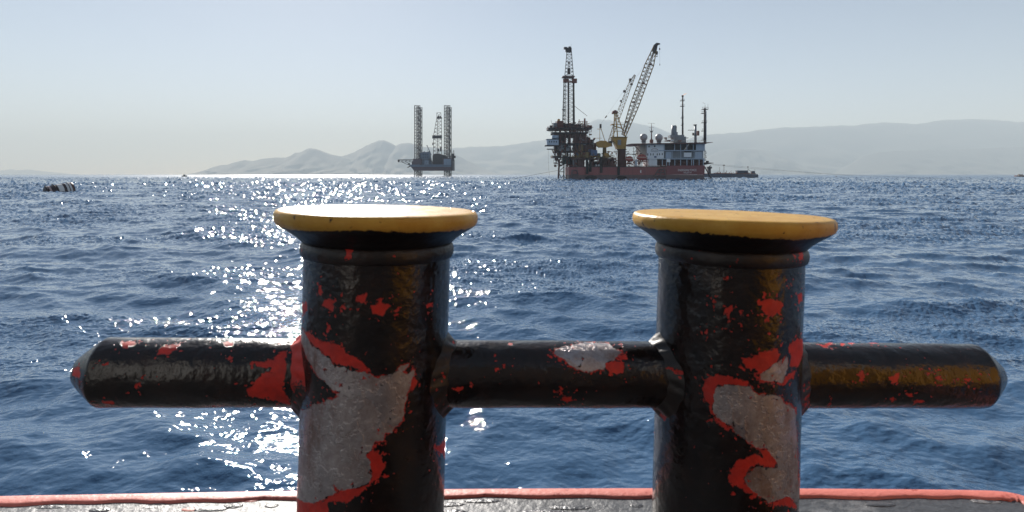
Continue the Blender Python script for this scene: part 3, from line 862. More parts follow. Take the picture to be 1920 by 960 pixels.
def build_bollard():
    root = empty("mooring_bollard", (0.08, 1.12, DECK_Z))
    tag(root, "twin steel mooring bollard with yellow mushroom caps and flaking black paint", "bollard")
    front = np.radians(np.linspace(-104, 104, 150))
    back = np.radians(np.linspace(104, 256, 40))[1:-1]
    th = [float(x) for x in np.concatenate([front, back])]
    e1 = Vector((1, 0, 0)) - UP * UP.x
    e1.normalize()
    e2 = UP.cross(e1)
    for side, A, seed, ztop in (("L", AX_L, 1.3, 0.294), ("R", AX_R, 4.1, 0.2985)):
        hs = list(np.arange(-0.316, ztop - 0.054, 0.0032))
        post = shaft_mesh("post", A, UP, e1, e2, hs, lambda h: RP, th, (side + "_metal", side + "_red"), RP, M_POST, root, seed)
        post["label"] = ("bollard post worn to bare grey metal down its left side" if side == "L" else "bollard post worn to bare grey metal on its right side")
        # welded ring under the cap, lumpy
        rs = [(ztop - 0.0835 + 0.0014 * i) for i in range(21)]
        def ring_r(h, zt=ztop):
            t = (h - (zt - 0.0835)) / 0.028
            return RP - 0.002 + 0.0082 * max(0.0, math.sin(max(0, min(1, t)) * math.pi)) ** 0.38
        shaft_mesh("neck_ring", A, UP, e1, e2, rs, ring_r, th, (side + "_metal", side + "_red"), RP, M_WELD, post, seed + 2, 0.0020)
        # mushroom cap
        prof = [(0.1275, -0.060), (0.133, -0.0545), (0.1405, -0.0475), (0.150, -0.0405), (0.160, -0.0342), (0.1685, -0.0288), (0.1745, -0.0240), (0.1772, -0.0185), (0.1780, -0.0120), (0.1770, -0.0062), (0.1745, -0.0028), (0.1690, -0.0010), (0.1610, -0.0006), (0.145, -0.0004), (0.11, 0.0008), (0.06, 0.0014), (0.01, 0.0015)]
        n = len(th)
        V, YL = [], []
        for r, z in prof:
            for t in th:
                w = wob(t, z * 0.6, seed + 5)
                rr = r + w * 0.0014 * (1 if z < -0.002 else 0.3)
                p = A + UP * (ztop + z + w * 0.0006) + e1 * (math.sin(t) * rr) - e2 * (math.cos(t) * rr)
                V.append(p)
                edge = -26.0 + 2.2 * math.sin(t * 2.3 + seed) + 1.5 * math.sin(t * 5.1 + seed)
                YL.append(z * 1000 - edge)
        m = len(prof)
        Fc = [(i * n + k, i * n + (k + 1) % n, (i + 1) * n + (k + 1) % n, (i + 1) * n + k) for i in range(m - 1) for k in range(n)]
        Fc += [tuple(range(n)), tuple(range((m - 1) * n, m * n))]
        cap = MB().add(V, Fc).build("cap", M_CAP, post, True)
        at = cap.data.attributes.new("yellow", 'FLOAT', 'POINT')
        at.data.foreach_set("value", np.array(YL, np.float32))
    # the bar welded through both posts: three visible lengths
    ax = (AX_R - AX_L).normalized()
    span = (AX_R - AX_L).length
    b1 = Vector((0, 0, 1)) - ax * ax.z
    b1.normalize()
    b2 = b1.cross(ax)
    if b2.y < 0: b2 = -b2
    thb = [float(x) for x in np.radians(np.linspace(-180, 180, 121))[:-1]]
    def end_r(h, lo, hi):
        r = RB
        for q in (h - lo, hi - h):
            if q < 0.047:
                r = min(r, RB * (0.44 + 0.56 * (max(0.0, q - 0.005) / 0.042) ** 0.92)) if q > 0.005 else min(r, RB * 0.44 * math.sqrt(max(0.02, 1 - (1 - q / 0.005) ** 2)))
        return r
    LO, HI = -0.513, span + 0.533
    segs = [(LO, -0.10, "bar_arm"), (0.10, span - 0.10, "crossbar"), (span + 0.10, HI, "bar_arm")]
    for q, (h0, h1, nm) in enumerate(segs):
        hs = list(np.arange(h0, h1, 0.0036)) + [h1]
        shaft_mesh(nm, AX_L, ax, b1, b2, hs, (lambda h: end_r(h, LO, HI)) if q != 1 else (lambda h: RB), thb, ("B_metal", "B_red"), RB, M_POST, root, 2.2 + q, 0.0007)
    # lumpy fillet welds where the bar enters the posts
    for A, seed, side in ((AX_L, 0.7, "L"), (AX_R, 3.3, "R")):
        for sgn in (-1, 1):
            V, Fc, HH = [], [], []
            nn, mm = 120, 12
            for k in range(nn):
                t = 2 * math.pi * k / nn
                leg = 0.0185 * (1 + 0.10 * math.sin(2 * t + seed) + 0.08 * math.sin(5 * t + seed * 2) + 0.05 * math.sin(11 * t + seed * 3))
                rho = b1 * math.sin(t) - b2 * math.cos(t)
                for j in range(mm):
                    f = 0.5 * math.pi * j / (mm - 1)
                    swell = 0.20 * leg * math.sin(2 * f) * (1 + 0.35 * math.sin(17 * t + seed + 2 * f))
                    rr = RB - 0.0010 + leg * (1 - math.cos(f)) + swell * 0.7
                    xs_ = math.sqrt(max(RP * RP - (rr * math.cos(t)) ** 2, 1e-6)) - 0.0012 + leg * (1 - math.sin(f)) + swell * 0.7
                    xs_ += sgn * math.tan(LEAN + math.asin(ax.z)) * rr * math.sin(t)   # the post leans while the bar lies level
                    V.append(A + ax * (sgn * xs_) + rho * rr)
                    HH.append(rr * math.sin(t) * 1000)
            for k in range(nn):
                for j in range(mm - 1):
                    Fc.append((k * mm + j, k * mm + j + 1, ((k + 1) % nn) * mm + j + 1, ((k + 1) % nn) * mm + j))
            o = MB().add(V, Fc).build("weld_bead", M_WELD, root, True)
            red = {("L", -1): 4.0, ("L", 1): -9.0, ("R", -1): -30.0, ("R", 1): -1.0}[(side, sgn)]
            for nm_, base in (("bare", -40.0), ("primer", red)):
                at = o.data.attributes.new(nm_, 'FLOAT', 'POINT')
                vals = np.full(len(V), base, np.float32)
                if nm_ == "primer":
                    zz = np.array(HH)
                    vals = vals - (0.22 * np.clip(20 - zz, 0, 80) if (side, sgn) == ("L", -1) else 0.10 * np.clip(zz + 30, 0, 90)).astype(np.float32)
                at.data.foreach_set("value", vals.astype(np.float32))
build_bollard()

def text_mesh(name, s, size, loc, mat, parent, width=None):
    cu = bpy.data.curves.new(name, 'FONT')
    cu.body = s
    cu.size = size
    cu.align_x = 'CENTER'
    cu.align_y = 'CENTER'
    cu.extrude = 0.02
    tmp = bpy.data.objects.new(name + "_tmp", cu)
    col.objects.link(tmp)
    bpy.context.view_layer.update()
    me = bpy.data.meshes.new_from_object(tmp.evaluated_get(bpy.context.evaluated_depsgraph_get()))
    bpy.data.objects.remove(tmp)
    o = link_mesh(name, me, mat, parent)
    xs = [v.co.x for v in me.vertices]
    k = (width / (max(xs) - min(xs))) if width else 1.0
    me.transform(Matrix.Diagonal((k, 1, 1, 1)))
    me.transform(Matrix.Rotation(R(90), 4, 'X'))
    o.location = Vector(loc) - root_loc(parent)
    return o

def rails(mb, pts, h=1.1, r=0.07, post=2.5):
    """hand rail along a line of points"""
    for a, b in zip(pts[:-1], pts[1:]):
        a, b = Vector(a), Vector(b)
        n = max(1, int((b - a).length / post))
        for i in range(n + 1):
            p = a.lerp(b, i / n)
            mb.tube(p, p + Vector((0, 0, h)), r, 4)
        for hh in (h, h * .55):
            mb.tube(a + Vector((0, 0, hh)), b + Vector((0, 0, hh)), r, 4)
    return mb

def clutter(mb, x0, x1, y0, y1, Y0, Y1, n, smin=0.4, smax=2.2, pipes=0.4):
    for _ in range(n):
        px, py, Y = random.uniform(x0, x1), random.uniform(y0, y1), random.uniform(Y0, Y1)
        c = P(px, py, Y)
        if random.random() < pipes:
            L = random.uniform(2, 8)
            d = random.choice([Vector((1, 0, 0)), Vector((0, 0, 1)), Vector((0, 1, 0)), Vector((.7, 0, .7)), Vector((.7, 0, -.7))])
            mb.tube(c - d * L / 2, c + d * L / 2, random.uniform(.08, .28), 5)
        else:
            s = Vector([random.uniform(smin, smax) / 2 for _ in range(3)])
            mb.box(c - s, c + s)
    return mb

# ------------------------------------------------------------------ fixed drilling platform
def build_platform():
    Y, D = 500.0, 26.0
    base = P(1070, 0, Y)
    root = empty("drilling_platform", (base.x, Y + D / 2, 0))
    tag(root, "dark fixed drilling platform on steel legs with tall lattice derrick", "platform")
    def part(name, mat, fn, parent=root, smooth=False):
        mb = MB()
        fn(mb)
        return mb.build(name, mat, parent, smooth)
    # jacket
    tops = [1048.5, 1057.5, 1063.5, 1069, 1090]
    for row, Yr in enumerate((Y + 2, Y + D - 3)):
        for k, px in enumerate(tops):
            t = P(px, 300, Yr)
            foot = Vector((t.x - (0.9 if k == 0 else 0.2), Yr, -6))
            part("jacket_leg", M_BROWN if k % 2 == 0 else M_DARK, lambda mb: mb.tube(foot, t, 0.75 if k in (0, 2) else 0.5, 10), smooth=True)
    for Yr in (Y + 2, Y + D - 3):
        for (xa, ya, xb, yb) in ((1048, 303, 1057, 306), (1048, 322, 1057.5, 322), (1048, 313, 1057, 308), (1057, 313, 1050, 320), (1048.5, 326, 1053, 334), (1053, 334, 1057.5, 327), (1063, 313, 1069, 313), (1063, 325, 1069, 331), (1069, 318, 1063, 325), (1057, 330, 1063, 336), (1069, 313, 1090, 332), (1069, 332, 1090, 313)):
            part("brace", M_DARK, lambda mb: mb.tube(P(xa, ya, Yr), P(xb, yb, Yr), 0.28, 5))
    # decks, top to bottom: (x0, x1, y0, y1)
    decks = [(1028, 1110, 239.0, 241.6), (1036, 1103, 247.6, 250.0), (1034, 1106, 268.5, 270.6), (1040, 1112, 283.0, 284.8), (1036, 1116, 293.5, 295.2)]
    for x0, x1, y0, y1 in decks:
        dk = part("deck_level", M_DARK, lambda mb: mb.pbox(x0, x1, y0, y1, Y, D))
        a, b = P(x0, y0, Y + .3), P(x1, y0, Y + .3)
        part("handrail", M_OCH if y0 > 280 else M_BROWN, lambda mb: rails(mb, [a, b, b + Vector((0, D - .6, 0)), a + Vector((0, D - .6, 0)), a]), dk)
    # columns between decks
    for px in (1041, 1051, 1060, 1069, 1079, 1088, 1098):
        for Yr in (Y + 1, Y + D - 2):
            part("column", M_BROWN, lambda mb: mb.tube(P(px, 300, Yr), P(px, 241, Yr), 0.55, 8), smooth=True)
    # outrigger trusses under the top deck
    for x0, x1 in ((1029, 1037), (1098, 1109)):
        for Yr in (Y + .5, Y + D - 1):
            def truss(mb):
                a, b = P(x0, 247, Yr), P(x1, 247, Yr)
                mb.tube(a, b, .16, 4)
                n = 4
                for i in range(n):
                    p = P(x0 + (x1 - x0) * i / n, 247 if i % 2 == 0 else 241, Yr)
                    q = P(x0 + (x1 - x0) * (i + 1) / n, 241 if i % 2 == 0 else 247, Yr)
                    mb.tube(p, q, .14, 4)
                mb.tube(P(x0, 247, Yr), P(x0, 241, Yr), .14, 4)
                mb.tube(P(x1, 247, Yr), P(x1, 241, Yr), .14, 4)
            part("outrigger_truss", M_DARK, truss)
    # plated-in modules: x0 x1 y0 y1 dy depth material
    mods = [(1038, 1100, 250, 256.6, 3, 20, M_BROWN), (1037, 1060.5, 257, 268.4, 5, 14, M_DARK), (1077.5, 1086, 257, 268.4, 4, 16, M_BROWN), (1089, 1102, 256.8, 268.3, 2, 20, M_BROWN), (1066.2, 1068.5, 257, 268.4, 6, 8, M_DARK),
            (1041, 1069.5, 271, 282.9, 3, 18, M_DARK), (1077, 1085, 270.8, 282.9, 2, 12, M_DARK), (1085.5, 1093.5, 270.8, 293, 1, 10, M_OCH), (1094, 1112, 271, 282.8, 2, 18, M_BROWN), (1096, 1118, 285, 293.3, 1, 16, M_DARK),
            (1046, 1053, 285, 293.3, 3, 14, M_DARK), (1064.5, 1066, 285, 293.3, 3, 14, M_DARK), (1078, 1085, 285.5, 293.3, 2, 6, M_BLUE), (1104, 1112, 280, 285, -0.5, 4, M_BLUE), (1055, 1069, 295.4, 308.0, 3, 12, M_GREEN), (1069.5, 1094, 295.4, 312.0, 6, 14, M_BROWN),
            (1037.5, 1044.5, 230.5, 238.9, 3, 8, M_GREY), (1044.7, 1056, 226.5, 238.9, 4, 9, M_RUST), (1046, 1050, 223, 226.4, 5, 4, M_YEL), (1031, 1036, 235, 238.9, 2, 5, M_DARK), (1104, 1110, 235, 238.9, 3, 5, M_RUST), (1080, 1090, 233.5, 238.9, 5, 12, M_DARK),
            (1057, 1078, 232, 238.9, 6, 12, M_DARK), (1103, 1107, 258, 268, 4, 12, M_RUST), (1107, 1113, 262, 272, 5, 12, M_BROWN), (1112.5, 1118, 268, 284, 6, 12, M_BROWN)]
    for x0, x1, y0, y1, dy, dp, mt in mods:
        def mod(mb):
            mb.pbox(x0, x1, y0, y1, Y + dy, dp)
            w = x1 - x0
            for i in range(max(1, int(w / 2.2))):       # stiffening ribs
                xx = x0 + (i + .5) * w / max(1, int(w / 2.2))
                mb.pbox(xx - .18, xx + .18, y0 + .2, y1 - .2, Y + dy - .25, .24)
        part("module", mt, mod)
    # hung living module at the left, with its rounded tank and walkway
    lm = part("living_module", M_PALE, lambda mb: mb.pbox(1025.5, 1047.5, 261.5, 272, Y - 1, 9))
    part("roof", M_DARK, lambda mb: mb.pbox(1024.5, 1048, 260.6, 261.4, Y - 1.4, 10), lm)
    part("walkway", M_DARK, lambda mb: mb.pbox(1022, 1050, 272.1, 273.6, Y - 2, 11), lm)
    part("walkway", M_DARK, lambda mb: mb.pbox(1026, 1044, 278.8, 280, Y + .2, 8), lm)
    for k in range(4):
        part("window", M_GLASS, lambda mb: mb.pbox(1029 + k * 4.4, 1031 + k * 4.4, 264.4, 267.2, Y - 1.1, .2), lm)
    part("tank", M_PALE, lambda mb: mb.tube(P(1035, 257, Y + 1), P(1047, 257, Y + 1), 1.6, 14), smooth=True)
    part("diagonal_support", M_BROWN, lambda mb: mb.tube(P(1035, 281, Y + 2), P(1047, 304, Y + 2), .35, 6))
    part("diagonal_support", M_BROWN, lambda mb: mb.tube(P(1040, 281, Y + 2), P(1049, 294, Y + 2), .28, 6))
    part("access_platform", M_DARK, lambda mb: mb.pbox(1036, 1048, 293.3, 294.4, Y + .5, 5))
    def cage(mb):
        for px in (1038, 1042, 1046):
            mb.tube(P(px, 294, Y + 1), P(px, 307, Y + 1), .12, 4)
        for py in (300.5, 307):
            mb.tube(P(1038, py, Y + 1), P(1046.5, py, Y + 1), .14, 4)
    part("ladder_cage", M_DARK, cage)
    part("red_pipe_stack", M_RUST, lambda mb: mb.tube(P(1096.3, 239, Y + 6), P(1096.3, 222, Y + 6), .85, 10, .7), smooth=True)
    def redframe(mb):
        for px in (1085, 1088.5, 1092, 1099.5, 1101):
            mb.tube(P(px, 239, Y + 6), P(px, 227, Y + 6), .22, 5)
        for py in (227.5, 232.5):
            mb.tube(P(1084, py, Y + 6), P(1101.5, py, Y + 6), .2, 5)
    part("pipe_rack", M_RUST, redframe)
    part("stay_boom", M_DARK, lambda mb: mb.tube(P(1077.5, 199, Y + 8), P(1101, 217.5, Y + 8), .17, 5))
    part("whip_mast", M_DARK, lambda mb: mb.tube(P(1037, 239, Y + 3), P(1033, 225, Y + 3), .13, 4))
    # derrick
    Yd = Y + 10
    def quad(xa, xb, py, dep, yoff=0):
        return [P(xa, py, Yd + yoff), P(xb, py, Yd + yoff), P(xb, py, Yd + yoff + dep), P(xa, py, Yd + yoff + dep)]
    def low(mb):
        mb.lattice(quad(1054.5, 1077.5, 239, 9), quad(1057, 1076.5, 154, 8), 11, .34, .17)
        mb.lattice(quad(1055.5, 1060, 239, 2.4, -1), quad(1057.2, 1060.2, 154, 2, -1), 16, .22, .15)
    d1 = part("derrick_tower", M_LATT, low)
    part("pipe_stand", M_DARK, lambda mb: [mb.tube(P(1064.9 + .55 * i, 239, Yd + 3 + (i % 2)), P(1064.9 + .55 * i, 153, Yd + 3 + (i % 2)), .2, 6) for i in range(5)], d1)
    part("pipe_stand", M_DARK, lambda mb: [mb.tube(P(1074.2 + .55 * i, 239, Yd + 3 + (i % 2)), P(1074.0 + .55 * i, 153, Yd + 3 + (i % 2)), .2, 6) for i in range(6)], d1)
    part("guide_rail", M_WHITE, lambda mb: [mb.tube(P(x, 235, Yd + 5), P(x, 100, Yd + 5), .12, 4) for x in (1063.4, 1070.6)], d1)
    part("service_platform", M_DARK, lambda mb: mb.pbox(1054, 1061, 204.6, 205.5, Yd - 1.5, 4), d1)
    part("ladder", M_DARK, lambda mb: mb.pbox(1056, 1056.9, 167, 180, Yd - 1.2, .5), d1)
    d2 = part("derrick_mast", M_LATT, lambda mb: mb.lattice(quad(1058, 1076, 154, 8), quad(1063, 1071.5, 96, 5, 1.5), 9, .36, .18))
    part("travelling_block", M_DARK, lambda mb: mb.pbox(1064.4, 1069, 127.5, 139, Yd + 3, 2).pbox(1065.4, 1068.4, 115, 119.5, Yd + 3, 1.6).pbox(1066.2, 1067.5, 119, 128, Yd + 3.4, .8), d2)
    part("crown_block", M_DARK, lambda mb: mb.pbox(1061, 1072, 89.5, 94.5, Yd + 1, 6).pbox(1057.6, 1064, 88, 91.2, Yd + 2, 4).pbox(1066, 1070.5, 87, 89.5, Yd + 2, 4).pbox(1062.4, 1072, 94.5, 96.4, Yd + 1.2, 5.4), d2)
    part("antenna", M_DARK, lambda mb: mb.tube(P(1071, 90, Yd + 3), P(1071, 82.5, Yd + 3), .1, 4), d2)
    part("monkey_board", M_RUST, lambda mb: mb.pbox(1056, 1066.8, 147.5, 154.5, Yd - .8, 2).pbox(1072.8, 1082, 147.2, 155, Yd - 1, 3).pbox(1055, 1078, 142.2, 143.2, Yd - 1.2, 11).pbox(1066.8, 1072.8, 152, 154.5, Yd - .6, 2))
    part("hanging_line", M_ROPE, lambda mb: mb.path([P(1028, 280, Y), P(1028.3, 300, Y), P(1029, 318, Y), P(1031, 334, Y)], .07, 4))
    mb = clutter(MB(), 1040, 1116, 271, 312, Y - .5, Y + 18, 170)
    clutter(mb, 1036, 1104, 229, 239, Y + 1, Y + 20, 60, .4, 1.6)
    clutter(mb, 1040, 1108, 242, 269, Y + 0, Y + 20, 90)
    o = mb.build("pipework", M_BROWN, root)
    o["kind"] = "stuff"
    mb = clutter(MB(), 1044, 1116, 258, 300, Y - 1, Y + 6, 70, .5, 2.0, .5)
    clutter(mb, 1036, 1104, 228, 246, Y - .5, Y + 8, 40, .4, 1.6, .6)
    o = mb.build("rusty_pipework", M_RUST, root)
    o["kind"] = "stuff"
    mb = clutter(MB(), 1085, 1118, 258, 292, Y - .5, Y + 12, 60)
    clutter(mb, 1042, 1075, 271, 283, Y + 0.5, Y + 3, 40, pipes=.7)
    o = mb.build("machinery", M_GREY, root)
    o["kind"] = "stuff"
    return root
build_platform()

# ------------------------------------------------------------------ red drilling tender barge
def build_barge():
    Y, D = 484.0, 30.0
    c = P(1195, 0, Y)
    root = empty("drilling_barge", (c.x, Y + D / 2, 0))
    tag(root, "red drilling barge with white accommodation block, yellow cranes and tall exhaust masts", "barge")
    def part(name, mat, fn, parent=root, smooth=False):
        mb = MB()
        fn(mb)
        return mb.build(name, mat, parent, smooth)
    # hull
    hull = part("hull", M_RED, lambda mb: mb.prism([(1066, 312.6), (1249.5, 312.6), (1249.5, 328), (1066, 328)], Y, D))
    part("hull_end", M_RED2, lambda mb: mb.prism([(1249.7, 310.5), (1321.8, 310), (1321, 327.4), (1249.7, 327.8)], Y - .3, D + .6), hull)
    part("boot_topping", M_BOOT, lambda mb: mb.prism([(1066.4, 328.05), (1321, 327.85), (1319.5, 348), (1067, 348)], Y - .15, D + .3), hull)
    part("rubbing_strake", M_DARK, lambda mb: mb.pbox(1066, 1249.4, 311.9, 313.2, Y - .45, .4), hull)
    text_mesh("ship_name", "ENERGEAN FORCE", 2.4, P(1288.5, 319.2, Y - .36), M_LETTER, hull, 14.6)
    text_mesh("port_name", "VALLETTA", 1.9, P(1289, 323.8, Y - .36), M_LETTER, hull, 6.4)
    part("draught_mark", M_LETTER, lambda mb: mb.pbox(1200.4, 1202.4, 319, 324.2, Y - .1, .08), hull)
    def fairlead(mb):
        for a, b in (((1223, 337), (1235, 317)), ((1249, 337), (1246, 317)), ((1227, 330), (1248, 330)), ((1231, 323.5), (1247, 323.5)), ((1235, 317), (1246, 317)), ((1237, 337), (1240, 317))):
            mb.tube(P(*a, Y - .8), P(*b, Y - .8), .42, 6)
    part("anchor_rack", M_BOOT, fairlead, hull)
    def fairlead2(mb):
        for a, b in (((1070, 337), (1073, 319)), ((1073, 319), (1082, 319)), ((1082, 319), (1086, 337)), ((1071.5, 327), (1084, 327))):
            mb.tube(P(*a, Y - .8), P(*b, Y - .8), .42, 6)
    part("anchor_rack", M_BOOT, fairlead2, hull)
    for px, py0, py1 in ((1101, 296, 326), (1127.5, 294, 324), (1107, 303, 322), (1160, 312, 328)):
        part("hull_fender", M_RUBBER, lambda mb: mb.pbox(px - 2.2, px + 2.2, py0, py1, Y - 1.2, 1.1))
    # left part of the deck: raised pipe deck, walkway, gear
    part("pipe_deck", M_BROWN, lambda mb: mb.pbox(1075, 1156, 296.5, 299, Y + 3, 22))
    for px in range(1078, 1157, 7):
        part("stanchion", M_BROWN, lambda mb: mb.tube(P(px, 312.5, Y + 3.5), P(px, 299, Y + 3.5), .35, 6))
    wk = part("walkway", M_OCH, lambda mb: mb.pbox(1070, 1152, 293.6, 294.6, Y + 1.5, 2))
    part("handrail", M_OCH, lambda mb: rails(mb, [P(1070, 293.5, Y + 1.6), P(1152, 293.5, Y + 1.6)], 1.1, .07, 2.5), wk)
    gear = [(1083, 1096, 299.5, 312, 5, M_BROWN), (1097, 1104, 286, 296, 6, M_OCH), (1108, 1120, 282, 292, 5, M_BLUE), (1121, 1126, 288, 296, 5, M_GREEN), (1106, 1113, 300, 312, 8, M_RUST), (1114.5, 1126, 303, 312, 9, M_DARK), (1133, 1142, 288, 296, 4, M_YEL), (1129, 1143, 300, 312, 8, M_BROWN), (1144, 1156, 302, 312, 6, M_RUST), (1146, 1152, 297, 302, 5, M_DARK), (1117, 1119.5, 309, 311.6, 3, M_WHITE), (1121.5, 1124.5, 309, 311.6, 3, M_WHITE), (1075, 1082, 300, 312, 7, M_GREY), (1153, 1157, 304, 308, 3, M_CREAM)]
    for x0, x1, y0, y1, dy, mt in gear:
        part("deck_machinery", mt, lambda mb: mb.pbox(x0, x1, y0, y1, Y + dy, 6).pbox(x0 + .6, x1 - .6, y0 - .8, y0 - .02, Y + dy + .6, 4))
    mb = clutter(MB(), 1072, 1158, 284, 312, Y + 1, Y + 16, 150, .4, 1.8)
    clutter(mb, 1176, 1213, 299, 312, Y + 3, Y + 14, 60, .4, 1.6)
    clutter(mb, 1233, 1318, 301, 311, Y + 3, Y + 9, 70, .4, 1.6)
    o = mb.build("deck_clutter", M_RUST, root)
    o["kind"] = "stuff"
    mb = clutter(MB(), 1078, 1156, 288, 300, Y + 1, Y + 10, 50, .4, 1.5, .7)
    o = mb.build("deck_pipes", M_OCH, root)
    o["kind"] = "stuff"
    # accommodation
    ac = part("accommodation_block", M_WHITE, lambda mb: mb.pbox(1213, 1245, 269.8, 298, Y + 1.0, 24))
    part("lower_house", M_WHITE, lambda mb: mb.pbox(1216, 1232, 298.1, 312, Y + 1.8, 20), ac)
    part("rear_house", M_CREAM, lambda mb: mb.pbox(1200.5, 1212.9, 271, 291, Y + 6, 16), ac)
    for x0, y0, w, h in ((1215.5, 273, 3, 3.2), (1226, 272.6, 3, 3.4), (1213.8, 287.5, 1.6, 4), (1219.4, 287.5, 1.6, 4), (1224, 287.5, 1.6, 4), (1231.6, 287.5, 1.6, 4), (1236, 287.3, 1.7, 3.8), (1240.8, 287, 1.7, 3.8)):
        w_ = part("window", M_GLASS, lambda mb: mb.pbox(x0, x0 + w, y0, y0 + h, Y + .9, .12), ac)
    part("doorway", M_DARK, lambda mb: mb.pbox(1233, 1234.8, 302, 312, Y + 1.6, .12), ac)
    # emblem: an arc over the company name and a small lifeboat plate
    def arc(mb):
        pts = [P(1227.5 + 6.2 * math.cos(t), 281.6 - 2.9 * math.sin(t), Y + .9) for t in [math.pi * i / 14 for i in range(15)]]
        mb.path(pts, .17, 4)
    part("emblem_arc", M_RUST, arc, ac)
    text_mesh("wall_lettering", "ENERGEAN", 1.7, P(1227, 283.6, Y + .9), M_GREY, ac, 5.6)
    part("emblem_plate", M_BLUE, lambda mb: mb.pbox(1226.6, 1231, 292.6, 295.8, Y + .86, .1), ac)
    # open-sided decks to the right
    part("inner_house", M_DARK, lambda mb: mb.pbox(1245.2, 1318, 270, 282, Y + 5, 20))
    part("inner_house", M_GREY, lambda mb: mb.pbox(1245.2, 1319, 282.4, 297.8, Y + 3, 22))
    part("inner_house", M_BROWN, lambda mb: mb.pbox(1233, 1318, 299, 310, Y + 7, 18))
    for y0, y1 in ((281.4, 282.9), (297.0, 298.6)):
        dk = part("deck_edge", M_PALE, lambda mb: mb.pbox(1235 if y0 < 290 else 1245.5, 1321.6, y0, y1, Y + .2, 24))
    for px in (1246, 1265, 1276.3, 1288, 1300):
        part("column", M_PALE, lambda mb: mb.pbox(px - .55, px + .55, 270, 281.3, Y + .6, .5))
    for px in (1260.5, 1276.5, 1301.5, 1318):
        part("column", M_PALE, lambda mb: mb.pbox(px - .4, px + .4, 283, 296.9, Y + .7, .4))
    for px in (1242, 1250, 1255, 1265.5, 1276.3, 1288.2, 1297, 1300.5, 1311, 1319):
        part("column", M_PALE, lambda mb: mb.pbox(px - .6, px + .6, 298.7, 311, Y + .6, .6))
    part("wall_panel", M_PALE, lambda mb: mb.pbox(1305, 1321.8, 269.6, 281.3, Y + .5, .4))
    part("wall_panel", M_PALE, lambda mb: mb.pbox(1248, 1259, 284.5, 296.8, Y + 1.6, .4))
    part("wall_panel", M_PALE, lambda mb: mb.pbox(1303, 1317, 284.5, 296.8, Y + 1.6, .4))
    part("wall_panel", M_WHITE, lambda mb: mb.pbox(1282.5, 1296.5, 286, 294.5, Y + 1.2, .4))
    part("wall_panel", M_WHITE, lambda mb: mb.pbox(1250, 1257, 297.5, 304, Y + .1, .4))
    part("wall_panel", M_PALE, lambda mb: mb.pbox(1318.3, 1321.6, 298.8, 303, Y + .1, .4))
    part("doorway", M_DARK, lambda mb: mb.pbox(1283, 1296, 283.2, 285.8, Y + 2.8, .15))
    part("stair_flight", M_CREAM, lambda mb: mb.prism([(1283, 281), (1285, 281), (1293, 270), (1291, 270)], Y + .9, 1))
    for x0, x1 in ((1260, 1276), (1277, 1301)):
        part("handrail", M_PALE, lambda mb: rails(mb, [P(x0, 296.9, Y + .5), P(x1, 296.9, Y + .5)]))
    part("handrail", M_RUST, lambda mb: rails(mb, [P(1160, 312.5, Y + .5), P(1248, 312.5, Y + .5)]))
    part("side_ladder", M_DARK, lambda mb: [mb.pbox(1322.2, 1323 + (k % 3), 281 + 2.6 * k, 282.4 + 2.6 * k, Y + 4, 3) for k in range(8)])
    part("side_platform", M_DARK, lambda mb: mb.prism([(1322, 304.3), (1338, 305.2), (1338, 305.9), (1322, 309)], Y + 3, 5).pbox(1325, 1329, 301.5, 304.5, Y + 4, 2))
    part("boarding_ramp", M_DARK, lambda mb: mb.tube(P(1321.5, 313, Y + 2), P(1333, 334, Y + 2), .45, 6).pbox(1322, 1335, 334.3, 335.8, Y + 1, 4))
    # helideck and roof gear
    hd = part("helideck", M_BROWN, lambda mb: mb.prism([(1178, 270.2), (1185, 269.2), (1330, 266.6), (1337, 266.5), (1337, 267.1), (1321, 269.3), (1210, 270.6), (1196, 271.6)], Y - 3, 33))
    part("helideck_truss", M_BROWN, lambda mb: [mb.tube(P(1201, 285, Y + 7 + k), P(1188, 271.5, Y + 2 + k), .3, 5) for k in (0, 12)], hd)
    part("handrail", M_CREAM, lambda mb: rails(mb, [P(1240, 267, Y), P(1322, 266, Y)], 1.2, .08, 2.2), hd)
    Yr = Y + 10
    for px, py in ((1207, 257.5), (1235.5, 258)):
        dm = part("radar_dome", M_DOME, lambda mb: mb.ball(P(px, py, Yr), 3.05, 3.05, 3.05, 20, 14), smooth=True)
        part("dome_pedestal", M_GREY, lambda mb: mb.lathe((P(px, 0, Yr).x, Yr, P(px, 268.5, Yr).z), [(1.7, 0), (1.7, 1.2), (2.3, 1.9)], 14), dm)
    ms = part("signal_mast", M_RUST, lambda mb: mb.tube(P(1221.6, 267, Yr), P(1221.6, 245, Yr), .62, 8, .34).tube(P(1221.6, 245, Yr), P(1221.6, 231.5, Yr), .3, 6, .16).pbox(1219, 1225, 261.5, 268, Yr - .8, 2))
    part("crosstree", M_DARK, lambda mb: mb.tube(P(1214.5, 231, Yr), P(1228, 231.5, Yr), .1, 4).tube(P(1216, 239.2, Yr), P(1226.5, 239.2, Yr), .1, 4).pbox(1219.5, 1224, 246.2, 248, Yr - 1, 2).tube(P(1217.5, 243.5, Yr), P(1221.5, 247, Yr), .14, 4).tube(P(1225.5, 243.5, Yr), P(1221.5, 247, Yr), .14, 4), ms)
    for k, px in enumerate((1252.5, 1255.5, 1258.6, 1261.5)):
        part("raft_canister", M_WHITE if k > 1 else M_RUST, lambda mb: mb.tube(P(px, 264, Y + 2), P(px, 264, Y + 4.2), .85, 10), smooth=True)
    part("roof_house", M_GREY, lambda mb: mb.pbox(1263, 1286.5, 256, 267.4, Y + 8, 10).pbox(1257, 1283, 253, 258, Y + 9, 8).pbox(1286, 1291, 258, 259, Y + 8, 3))
